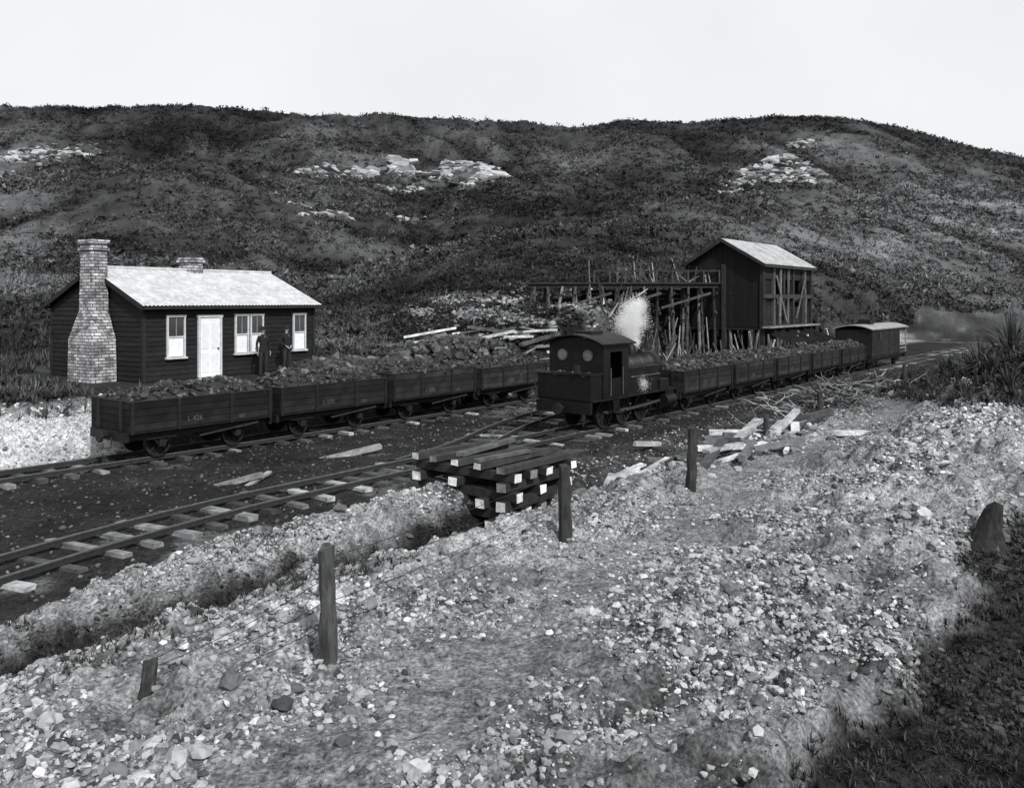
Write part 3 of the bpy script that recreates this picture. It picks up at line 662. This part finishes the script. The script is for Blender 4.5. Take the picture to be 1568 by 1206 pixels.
# ------------------------------------------------------------ coal bin
def coalbin():
    e=empty('coal_loading_bin',(14.75,50.,-.05),YAW); L=8.0;W=4.8;Ez=6.55;Rz=7.95;F0=2.75
    mb=MB()
    for i in range(6):
        x=L*i/5
        for y in(0,W/2,W):
            mb.box((x,y,Ez/2),(.24,.24,Ez),'darktimber',tone=random.choice([.6,.9,2.5 if y==0 else .8]),rot=(0,random.uniform(-.01,.01),0))
    for y in(0,W):
        for z in(F0,4.6,Ez-.1): mb.box((L/2,y-.13,z),(L+.3,.12,.24),'darktimber',tone=1.2)
        for i in range(5): 
            x=L*i/5; mb.beam((x+.1,y-.16,.2),(x+1.4,y-.16,F0-.1),.06,.16,'timber',tone=.3)
    nb=int(W/.2)
    for i in range(nb):
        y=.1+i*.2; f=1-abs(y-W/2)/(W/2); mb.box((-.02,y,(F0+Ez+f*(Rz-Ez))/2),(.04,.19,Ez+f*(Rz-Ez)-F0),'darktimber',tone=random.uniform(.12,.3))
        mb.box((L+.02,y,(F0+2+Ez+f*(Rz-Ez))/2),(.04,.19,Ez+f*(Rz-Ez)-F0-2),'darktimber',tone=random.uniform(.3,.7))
    for i in range(20): mb.box((L/2,W+.02,F0+.1+i*.2),(L,.04,.19),'darktimber',tone=random.uniform(.2,.5))
    for i in range(6): mb.box((L/2,.04,F0+.1+i*.2),(L,.05,.185),'darktimber',tone=random.uniform(.2,.5))
    for i in range(18): mb.box((.75,.06,F0+1.3+i*.15),(1.5,.04,.14),'darktimber',tone=random.uniform(.2,.5))
    for i in range(4): mb.box((L/2,-.02,Ez-.3-i*.18),(L,.04,.17),'darktimber',tone=random.uniform(.3,.7))
    mb.box((L/2,W/2,F0-.08),(L,W,.12),'darktimber')
    mb.box((L/2,W*.6,4.3),(L-.3,.08,3.0),'darktimber',tone=.3,rot=(.35,0,0))
    for x in(2.3,3.6,6.6): mb.box((x,-.2,4.7),(.13,.09,3.6),'timber',tone=random.uniform(.3,.7),rot=(0,random.uniform(-.05,.05),0))
    mb.beam((1.6,-.24,5.8),(3.2,-.24,3.1),.05,.14,'timber',tone=.5); mb.beam((4.9,-.24,3.2),(6.4,-.24,5.6),.05,.14,'timber',tone=.3)
    mb.box((L/2,-.35,F0+.02),(L+.6,.5,.09),'timber',tone=.7)
    mb.build('bin_and_frame',e)
    mb=MB(); n=160; ov=.35; sl=(Rz-Ez)/(W/2)
    for sg in(0,1):
        V=[];Fc=[]
        for i in range(n+1):
            x=-.45+(L+.9)*i/n; dz=.02*math.sin(i*1.6); ye=-ov if sg==0 else W+ov
            V+=[(x,ye,Ez-sl*ov+.15+dz),(x,W/2,Rz+.15+dz)]
        for i in range(n): Fc.append((2*i,2*i+2,2*i+3,2*i+1) if sg==0 else (2*i,2*i+1,2*i+3,2*i+2))
        mb.add(V,Fc,'roofdull')
    for x in(-.42,L+.42):
        for ye in(-ov,W+ov): mb.beam((x,ye,Ez-sl*ov+.04),(x,W/2,Rz+.04),.05,.18,'darktimber',tone=.8)
    mb.box((L/2,-ov,Ez-sl*ov+.03),(L+.8,.05,.14),'darktimber',tone=1.)
    mb.build('roof',e)
    mb=MB()
    for x in(1.4,3.9,6.4):
        for dx in(-.5,.5): mb.beam((x+dx,.3,F0-.1),(x+dx,-2.0,F0-.95),.06,.35,'darktimber',tone=.8)
        mb.beam((x,.3,F0-.2),(x,-2.0,F0-1.05),1.0,.05,'darktimber',tone=1.2)
    for i in range(34):
        x=random.uniform(-1,L+3);y=random.uniform(-1.2,.8)
        mb.beam((x,y,random.uniform(.1,.5)),(x+random.uniform(-1,1),y+random.uniform(-.4,.4),random.uniform(.6,2.6)),.1,.1,'timber',tone=random.choice([.2,.4,1.,1.9]))
    mb.beam((L,1.2,4.3),(L+5.2,.6,1.3),1.0,.12,'darktimber',tone=.8)
    for dy in(.0,1.1): mb.beam((L,.7+dy,4.5),(L+5.2,.1+dy,1.5),.08,.4,'darktimber',tone=.6)
    for i in range(4):
        x=L+1+i*1.25; 
        for y in(.3,1.5): mb.beam((x,y,0),(x+.1,y,4.2-i*.7),.16,.16,'darktimber',tone=1.5)
    mb.beam((L+3.6,1.5,0),(L+3.5,1.5,6.0),.14,.14,'timber',tone=.3); mb.beam((L+4.6,2.5,0),(L+4.7,2.5,5.),.12,.12,'timber',tone=.3)
    mb.build('chutes_and_props',e)
coalbin()
# trestle
def trestle():
    x0,x1,yc=1.0,13.4,52.4; zd=5.35
    e=empty('timber_trestle',(x0,yc,0)); mb=MB(); LL=x1-x0
    mb.box((LL/2,0,zd),(LL,1.7,.1),'darktimber',tone=.8)
    for dy in(-.6,.6): mb.box((LL/2,dy,zd-.17),(LL,.22,.24),'darktimber',tone=.7)
    for dy in(-.8,): 
        mb.box((LL/2+2,dy,zd+.75),(LL-4,.06,.09),'darktimber',tone=1.)
        for i in range(9): mb.box((4+i*.95,dy,zd+.4),(.09,.09,.8),'darktimber',tone=1.5)
    x=.3
    while x<LL:
        for dy in(-1.1,-.4,.4,1.1):
            z=gz(x0+x,yc+dy)-.2
            if z<zd: mb.cyl((x+random.uniform(-.25,.25),dy*1.2,z),(x+random.uniform(-.1,.1),dy*.6,zd-.2),.10,.08,'timber',7,tone=random.choice([.08,.12,.2,.5]))
        mb.beam((x,-1.2,zd-1.9),(x,1.2,zd-.6),.06,.14,'timber',tone=.2); mb.beam((x,1.2,zd-1.9),(x,-1.2,zd-.6),.06,.14,'timber',tone=.2)
        x+=.85
    for i in range(8): mb.box((LL*.62,1.25,zd-.5-i*.3),(LL*.7,.05,.27),'darktimber',tone=random.uniform(.3,.8))
    for i in range(150):
        xx=min(abs(random.gauss(9.0,2.4)),13.2); yy=random.uniform(-3.4,-1.1); z=gz(x0+xx,yc+yy)-.1
        top=random.uniform(.6,2.2)+ (1.3 if random.random()<.25 else 0)
        mb.cyl((xx,yy,z),(xx+random.gauss(0,.6),yy+random.uniform(0,1.4),z+top),random.uniform(.04,.08),.03,'timber',6,tone=random.choice([.08,.12,.2,.35,.8,1.3]))
    for i in range(34):
        xx=random.uniform(5.5,12.4); mb.cyl((xx,random.uniform(-.9,.9),zd-.1),(xx+random.gauss(0,.4),random.uniform(-.9,.9),zd+random.uniform(.4,1.9)),.05,.03,'timber',6,tone=random.choice([.1,.2,.5,.9]))
    for i in range(3): mb.beam((2+i*3,-1.2,zd-1.5),(5+i*3,-1.2,zd-.6),.06,.14,'timber',tone=.2)
    mb.build('trestle_timbers',e)
trestle()
# ------------------------------------------------------------ sleeper stack
def stack():
    yaw=math.atan2(.8,.6); e=empty('sleeper_stack',(-.05,16.9,-.10),yaw); mb=MB(); LX=2.15; LY=2.5
    z=-.28
    def lay_x(z,ys_,h=.18):
        for y in ys_:
            o=random.uniform(.12,.24); mb.box((LX/2-o/2+.05,y,z),(LX+o+.1,.23,h),'darktimber',endk='timber_end',rot=(0,0,random.uniform(-.03,.03)),tone=.8,jit=.012)
    def lay_y(z,xs_,h=.18):
        for x in xs_:
            p=(x+random.uniform(-.03,.03)); mb.beam((p,-.14+random.uniform(-.1,.06),z),(p,LY+random.uniform(0,.2),z),.22,h,'darktimber',tone=.8,endk='timber_end',jit=.012)
    lay_y(z,[.2,1.9]); lay_x(z+.19,[.3,2.2]); lay_y(z+.38,[.1,.55,1.05,1.55,2.0]); lay_x(z+.57,[.1,.6,1.2,1.8,2.35]);
    lay_y(z+.76,[.12,1.05,2.0]); lay_x(z+.95,[.12,1.3,2.35]); lay_y(z+1.14,[.12,.6,1.1,2.0],.15)
    for i,y in enumerate([.1,.7,1.3,1.9,2.4]): mb.beam((-.16,y,z+1.31+.01*i),(LX+random.uniform(0,.25),y+random.uniform(-.15,.15),z+1.31),.2,.12,'darktimber',tone=1.3,endk='timber_end',jit=.012)
    mb.box((1.3,1.6,z+1.43),(2.2,.2,.08),'timber',tone=.3,rot=(0,0,.12)); mb.box((.7,.7,z+1.42),(1.6,.18,.06),'timber',tone=.3,rot=(0,0,-.1))
    mb.build('timbers',e)
stack()
# ------------------------------------------------------------ timber piles
def tpile(cx,cy,n,rad,lens,hmax,tones,name='timber_pile',w=(.08,.25)):
    e=empty(name,(cx,cy,gz(cx,cy))); mb=MB(); z0=gz(cx,cy)
    for i in range(n):
        x=random.gauss(0,rad);y=random.gauss(0,rad*.6);a=random.uniform(-.6,.9)+.5;l=random.uniform(*lens);dz=random.uniform(-.15,.25)
        z=gz(cx+x,cy+y)-z0+random.uniform(.05,hmax); ww=random.uniform(*w)
        mb.beam((x-math.cos(a)*l/2,y-math.sin(a)*l/2,z-dz*l/2),(x+math.cos(a)*l/2,y+math.sin(a)*l/2,z+dz*l/2),ww,random.uniform(.05,.14),'timber',tone=random.choice(tones),jit=.01)
    mb.build('planks',e)
tpile(3.6,19.2,14,.8,(.7,2.0),.30,[.2,.4,1.2,1.8]); tpile(6.3,22.8,18,1.1,(.8,2.4),.35,[.2,.5,1.3,2.0]); tpile(5.0,20.6,14,.8,(.6,1.8),.3,[.2,.5,1.8])
tpile(-1.4,39.5,26,1.4,(.8,2.6),.9,[.3,.6,1.5,2.2]); tpile(-4.5,41,16,1.6,(.8,2.),.5,[.2,.5,1.5]); tpile(-4.6,23.8,1,.1,(1.7,2.0),.03,[1.0]); tpile(-6.4,20.3,2,.3,(1.0,1.5),.02,[.8])
tpile(1.5,42.5,20,2.,(.8,2.6),.9,[.3,.6,1.5]); tpile(10,42,14,2.5,(.8,2.),.5,[.3,.8,1.8])
def boulders(name,cx,cy,n,rad,sz,tone):
    x=cx+RS.normal(0,rad,n);y=cy+RS.normal(0,rad*.6,n);S=RS.uniform(sz*.4,sz,n)
    P=np.stack([x-cx,y-cy,terrain(x,y)-gz(cx,cy)+S*.3],1); V,F,T=stones(P,S,np.clip(RS.normal(tone,.1,n),.1,.7),ICO2,.8)
    link(name,mk_mesh(name,V,F,[M['stone']],None,T,False),None,(cx,cy,gz(cx,cy)))
boulders('boulder',3.15,20.1,5,.3,.32,.45); boulders('boulder',4.0,18.4,7,.4,.22,.4); boulders('boulder',6.9,22.2,9,.5,.25,.4)
def heap(name,cx,cy,rx,ry,h,rotz,key,n):
    th=RS.uniform(0,2*np.pi,n);r=np.sqrt(RS.uniform(0,1,n)); lx=rx*r*np.cos(th);ly=ry*r*np.sin(th)
    x=cx+lx*math.cos(rotz)-ly*math.sin(rotz); y=cy+lx*math.sin(rotz)+ly*math.cos(rotz)
    S=RS.uniform(.08,.28,n); P=np.stack([x-cx,y-cy,terrain(x,y)-gz(cx,cy)+h*(1-r**1.5)],1)
    V,F,T=stones(P,S,RS.choice([.6,1.,1.6,3.,6.],n,p=[.3,.3,.2,.13,.07]),ICO1,.9)
    link(name,mk_mesh(name,V,F,[M[key]],None,T,False),None,(cx,cy,gz(cx,cy)))
for (cx,cy,rx,ry,h) in((-2.5,37.5,5,1.3,.9),(3.8,42.5,5,1.6,1.2),(-7.0,33.9,2.6,.8,.4)): heap('coal_stockpile',cx,cy,rx,ry,h,.9,'coal',900)
def brush(cx,cy,n,rad,h):
    mb=MB(); z0=gz(cx,cy)
    for i in range(n):
        x=random.gauss(0,rad);y=random.gauss(0,rad*.6);z=gz(cx+x,cy+y)-z0+random.uniform(0,h*.7); p=Vector((x,y,z)); d=Vector((random.gauss(0,1),random.gauss(0,1),random.uniform(-.2,.6))).normalized(); r=random.uniform(.018,.04); tn=random.choice([.1,.2,.4,.8,1.2])
        for j in range(4):
            q=p+d*random.uniform(.12,.34); mb.cyl(p,q,r,r*.75,'timber',5,tone=tn,caps=j==3)
            if random.random()<.6: 
                d2=(d+Vector((random.gauss(0,.7),random.gauss(0,.7),random.gauss(0,.5)))).normalized(); mb.cyl(q,q+d2*.28,r*.6,r*.3,'timber',4,tone=tn)
            p=q; r*=.75; d=(d+Vector((random.gauss(0,.3),random.gauss(0,.3),random.gauss(0,.2)))).normalized()
    mb.build('brushwood_pile',None,(cx,cy,z0))
brush(9.9,28,260,.8,1.1); brush(13.5,33,70,1.0,.6); brush(8.2,26,90,.6,.5)
# ------------------------------------------------------------ fence
def fence():
    pts=[(-3.45,8.0,.86),(-1.86,8.7,1.77),(.82,13.,1.8),(3.46,16.4,1.83),(6.6,22.,1.28),(9.1,25,1.6),(12.5,31,1.32),(15.1,34.5,1.38),(18.5,40,1.3)]
    e=empty('post_and_wire_fence',(0,0,0)); mb=MB(); tops=[]
    for i,(x,y,zt) in enumerate(pts):
        z=gz(x,y); h=max(zt-z,.35); lx,ly=random.uniform(-.05,.05),random.uniform(-.04,.04); r=.078+random.uniform(0,.03)
        n=9; rings=[]
        for j in range(8):
            f=j/7; zz=z-.25+(h+.25)*f; rr=r*(1.1-.25*f)
            rings.append([(x+lx*f+math.cos(2*math.pi*k/n)*rr*(1+random.uniform(-.2,.2)),y+ly*f+math.sin(2*math.pi*k/n)*rr*(1+random.uniform(-.2,.2)),zz+(random.uniform(-.05,.05) if j==7 else 0)) for k in range(n)])
        V=[p for rg in rings for p in rg]; Fc=[(j*n+k,j*n+(k+1)%n,(j+1)*n+(k+1)%n,(j+1)*n+k) for j in range(7) for k in range(n)]+[tuple(range(7*n,8*n))]
        mb.add(V,Fc,'post',random.uniform(.8,1.8)); tops.append((x+lx,y+ly,z,h,r))
    mb.build('posts',e)
    mb=MB()
    for i in range(len(tops)-1):
        a=tops[i];b=tops[i+1]
        for f in(.3,.5,.7,.88):
            p=Vector((a[0]-.07,a[1],a[2]+a[3]*f));q=Vector((b[0]-.07,b[1],b[2]+b[3]*f)); prev=p
            for j in range(1,9):
                u=j/8; c=p.lerp(q,u)-Vector((0,0,.10*4*u*(1-u)*(1.3-f))); mb.cyl(prev,c,.004,.004,'wire',4,caps=False); prev=c
    mb.build('wires',e)
fence()
mb=MB(); n=12; rings=[]
for j in range(7):
    f=j/6; rings+= [((.22-.10*f+.12*(1-f)**4)*math.cos(2*math.pi*k/n)*(1+random.uniform(-.16,.16))+.16*f,(.22-.10*f+.12*(1-f)**4)*math.sin(2*math.pi*k/n)*(1+random.uniform(-.12,.12)),-.15+.62*f+(random.uniform(-.08,.1) if j==6 else 0)) for k in range(n)]
mb.add(rings,[(j*n+k,j*n+(k+1)%n,(j+1)*n+(k+1)%n,(j+1)*n+k) for j in range(6) for k in range(n)]+[tuple(range(6*n,7*n))],'post',.6)
mb.build('tree_stump',None,(6.6,11.9,gz(6.6,11.9)))
# ------------------------------------------------------------ people
def man(x,y,z,rotz,pose=0,name='man'):
    J=[];E=[];R=[]
    def v(p,r,par=None):
        J.append(p);R.append(r if isinstance(r,tuple) else (r,r))
        if par is not None: E.append((par,len(J)-1))
        return len(J)-1
    pel=v((0,0,.93),(.135,.10)); sp=v((0,.01,1.12),(.13,.10),pel); ch=v((0,.015,1.30),(.155,.11),sp); nb=v((0,.015,1.44),(.085,.07),ch); nk=v((0,0,1.52),.052,nb); h1=v((0,-.012,1.585),(.062,.075),nk); h2=v((0,-.005,1.655),(.074,.09),h1); v((0,0,1.715),(.055,.065),h2)
    for sg in(-1,1):
        sh=v((sg*.17,.015,1.40),.068,ch); 
        if pose==0: el=(sg*.235,.05,1.13); wr=(sg*.25,-.03,.88); dn=Vector((0,-.15,-1)).normalized()
        else: el=(sg*.27,.07,1.15); wr=(sg*.13,-.10,1.02) ; dn=Vector((-sg*.75,-.35,-.55)).normalized()
        e1=v(el,.048,sh); w1=v(wr,.030,e1); w=Vector(wr); side=Vector((0,1,0)) if pose==0 else Vector((sg*.3,0,1)).normalized()
        pm=v(tuple(w+dn*.07),(.034,.022),w1)
        for i in range(4):
            o=side*(.030-.020*i); ln=(.070,.085,.08,.062)[i]; a=w+dn*.09+o; b=a+dn*ln*.55; c=b+(dn+Vector((-sg*.5,-.3,0))).normalized()*ln*.5
            f0=v(tuple(a),.0095,pm); f1=v(tuple(b),.0085,f0); v(tuple(c),.007,f1)
        a=w+dn*.035-side*.03+Vector((0,-.02,0)); t0=v(tuple(a),.012,pm); v(tuple(a+dn*.05-side*.01),.009,t0)
        hp=v((sg*.095,0,.86),.092,pel); kn=v((sg*(.11+.01*pose),-.02,.49),.062,hp); an=v((sg*(.12+.02*pose),.015,.10),.044,kn); hl=v((sg*(.125+.02*pose),-.02,.045),.042,an); v((sg*(.14+.02*pose),-.15,.035),(.042,.03),hl)
    me=bpy.data.meshes.new('tmp'); me.from_pydata(J,E,[]); o=bpy.data.objects.new('tmp',me); COL.objects.link(o)
    md=o.modifiers.new('s','SKIN'); md.use_smooth_shade=True
    for i,sv in enumerate(me.skin_vertices[0].data): sv.radius=R[i]; sv.use_root=(i==0)
    sb=o.modifiers.new('ss','SUBSURF'); sb.levels=2; sb.render_levels=2
    dg=bpy.context.evaluated_depsgraph_get(); ev=o.evaluated_get(dg); m2=bpy.data.meshes.new_from_object(ev)
    V=[vv.co.copy() for vv in m2.vertices]; Fs=[tuple(p.vertices) for p in m2.polygons]
    bpy.data.objects.remove(o)
    wrs=[Vector(J[i]) for i in range(len(J)) if R[i]==(.030,.030)]
    mb=MB(); groups={}
    for f in Fs:
        c=sum((V[i] for i in f),Vector())/len(f)
        k='cloth' if c.z>.84 else 'cloth2'
        if c.z<.09: k='hat'
        if c.z>1.5: k='skin'
        for w in wrs:
            if (c-w).length<.20 and ((pose==0 and c.z<w.z-.01 and abs(c.x)>.17) or (pose==1 and c.y<-.11 and (c-w).length<.17)): k='skin'
        if c.z>1.62 and c.y>.02: k='hat'
        groups.setdefault(k,[]).append(f)
    mb.v+=[tuple(q) for q in V]; mb.t+=[1.]*len(V)
    for k,fl in groups.items():
        i=mb.mi(k); mb.f+=fl; mb.m+=[i]*len(fl)
    mb.add([(-.014,-.088,1.60),(.014,-.088,1.60),(0,-.118,1.602),(0,-.085,1.645)],[(0,1,2),(1,3,2),(3,0,2)],'skin',1.05)
    for sg in(-1,1):
        mb.lathe((sg*.030,-.088,1.638),[(.010,-.006),(.011,0),(.006,.006),(0,.008)],'hat',8)
        mb.box((sg*.076,.005,1.63),(.014,.035,.055),'skin',jit=.004)
        mb.box((sg*.030,-.093,1.655),(.03,.008,.006),'hat')
    mb.box((0,-.092,1.575),(.045,.010,.010),'skin',tone=.4); mb.box((0,-.094,1.587),(.055,.014,.012),'hat')
    mb.add([(-.025,-.112,1.44),(.025,-.112,1.44),(0,-.135,1.34)],[(0,1,2)],'trim',.25)
    mb.lathe((0,0,1.685),[(.0,-.002),(.14,.0),(.15,.012),(.09,.008),(.088,.05),(.075,.085),(.04,.10),(0,.102)],'hat',20)
    return mb.build(name,None,(x,y,z),rotz,smooth=True)
def hp(Lx,out):
    return (-12.15+.55*Lx+.835*out, 28+.835*Lx-.55*out)
x,y=hp(4.25,.85); man(x,y,gz(x,y)+.02,.75,0); x,y=hp(5.4,.8); man(x,y,gz(x,y)+.02,1.0,1)
# ------------------------------------------------------------ steam : cloud of fine droplets
def steam(loc,blobs,n,parent=None):
    m=bpy.data.materials.new('steam_vapour'); m.use_nodes=True; nt=m.node_tree; N=nt.nodes; L=nt.links
    d=N.new('ShaderNodeBsdfDiffuse'); t=N.new('ShaderNodeBsdfTranslucent'); a=N.new('ShaderNodeMixShader'); a.inputs[0].default_value=.5
    nz=N.new('ShaderNodeTexNoise'); nz.inputs['Scale'].default_value=3; r=N.new('ShaderNodeMapRange'); r.inputs['To Min'].default_value=.9; r.inputs['To Max'].default_value=1.
    L.new(nz.outputs['Fac'],r.inputs['Value']); L.new(r.outputs[0],d.inputs['Color']); L.new(r.outputs[0],t.inputs['Color'])
    N.remove(N['Principled BSDF']); L.new(d.outputs[0],a.inputs[1]);L.new(t.outputs[0],a.inputs[2]);L.new(a.outputs[0],N['Material Output'].inputs['Surface'])
    P=[]
    for (bx,by,bz,r,w) in blobs:
        k=int(n*w); q=RS.normal(size=(k,3))*r*.5; P.append(q+np.array([bx,by,bz]))
    P=np.concatenate(P); k=len(P)
    tri=RS.normal(size=(k,3,3))*.010
    V=(P[:,None,:]+tri).reshape(-1,3)
    link('steam_plume',mk_mesh('steam_plume',V,np.arange(k*3).reshape(-1,3),[m],None,None,False),None,loc)
steam((4.3,30.7,3.35),[(.1,0,-.55,.2,.1),(0,0,-.25,.34,.2),(-.22,0,.1,.36,.18),(.12,0,.2,.42,.26),(.0,0,.55,.38,.15),(.25,0,.75,.32,.11)],52000)
steam((4.25,29.0,1.55),[(0,0,0,.25,.5),(.2,0,-.12,.2,.3),(-.25,0,.1,.16,.2)],4500)
# ------------------------------------------------------------ light, sky, camera
sv=Vector((.45,-.86,0)).normalized(); el=math.radians(43); S=Vector((sv.x*math.cos(el),sv.y*math.cos(el),math.sin(el)))
l=bpy.data.lights.new('sun','SUN'); l.energy=3.5; l.angle=math.radians(.6); l.color=(1,.99,.975); so=bpy.data.objects.new('sun',l); COL.objects.link(so); so.rotation_euler=(-S).to_track_quat('-Z','Y').to_euler()
w=bpy.data.worlds.new('World'); scene.world=w; w.use_nodes=True; nt=w.node_tree; bg=nt.nodes['Background']; Lk=nt.links
sk_=nt.nodes.new('ShaderNodeTexSky'); sk_.sky_type='NISHITA'; sk_.sun_disc=False; sk_.sun_elevation=el; sk_.sun_rotation=math.atan2(sv.x,sv.y); sk_.dust_density=4.; sk_.air_density=1.5
bw=nt.nodes.new('ShaderNodeRGBToBW'); Lk.new(sk_.outputs[0],bw.inputs[0])
tc=nt.nodes.new('ShaderNodeTexCoord'); sp=nt.nodes.new('ShaderNodeSeparateXYZ'); Lk.new(tc.outputs['Generated'],sp.inputs[0])
hz=nt.nodes.new('ShaderNodeMapRange'); hz.interpolation_type='SMOOTHSTEP'; hz.inputs['From Min'].default_value=.34; hz.inputs['From Max'].default_value=.65; hz.inputs['To Min'].default_value=1; hz.inputs['To Max'].default_value=0; Lk.new(sp.outputs[2],hz.inputs['Value'])
nz=nt.nodes.new('ShaderNodeTexNoise'); nz.inputs['Scale'].default_value=3; nz.inputs['Detail'].default_value=4; Lk.new(tc.outputs['Generated'],nz.inputs['Vector'])
hv=nt.nodes.new('ShaderNodeMapRange'); hv.inputs['To Min'].default_value=5.8; hv.inputs['To Max'].default_value=7.; Lk.new(nz.outputs['Fac'],hv.inputs['Value'])
mx=nt.nodes.new('ShaderNodeMix'); mx.data_type='FLOAT'; Lk.new(hz.outputs[0],mx.inputs[0]); Lk.new(bw.outputs[0],mx.inputs[2]); Lk.new(hv.outputs[0],mx.inputs[3])
cc=nt.nodes.new('ShaderNodeCombineColor')
for i,k in enumerate((.975,.995,1.02)):
    q=nt.nodes.new('ShaderNodeMath'); q.operation='MULTIPLY'; q.inputs[1].default_value=k; Lk.new(mx.outputs[0],q.inputs[0]); Lk.new(q.outputs[0],cc.inputs[i])
Lk.new(cc.outputs[0],bg.inputs['Color']); bg.inputs['Strength'].default_value=.14
cam=bpy.data.cameras.new('camera'); cam.sensor_width=36; cam.lens=36*1300/1568; cam.shift_y=-143/1568; cam.clip_end=3000; cam.clip_start=.1
co=bpy.data.objects.new('camera',cam); COL.objects.link(co); co.location=(0,0,4.3); co.rotation_euler=(math.pi/2,0,0); scene.camera=co
scene.view_settings.view_transform='Standard'; scene.view_settings.look='None'; scene.view_settings.exposure=0; scene.view_settings.gamma=1
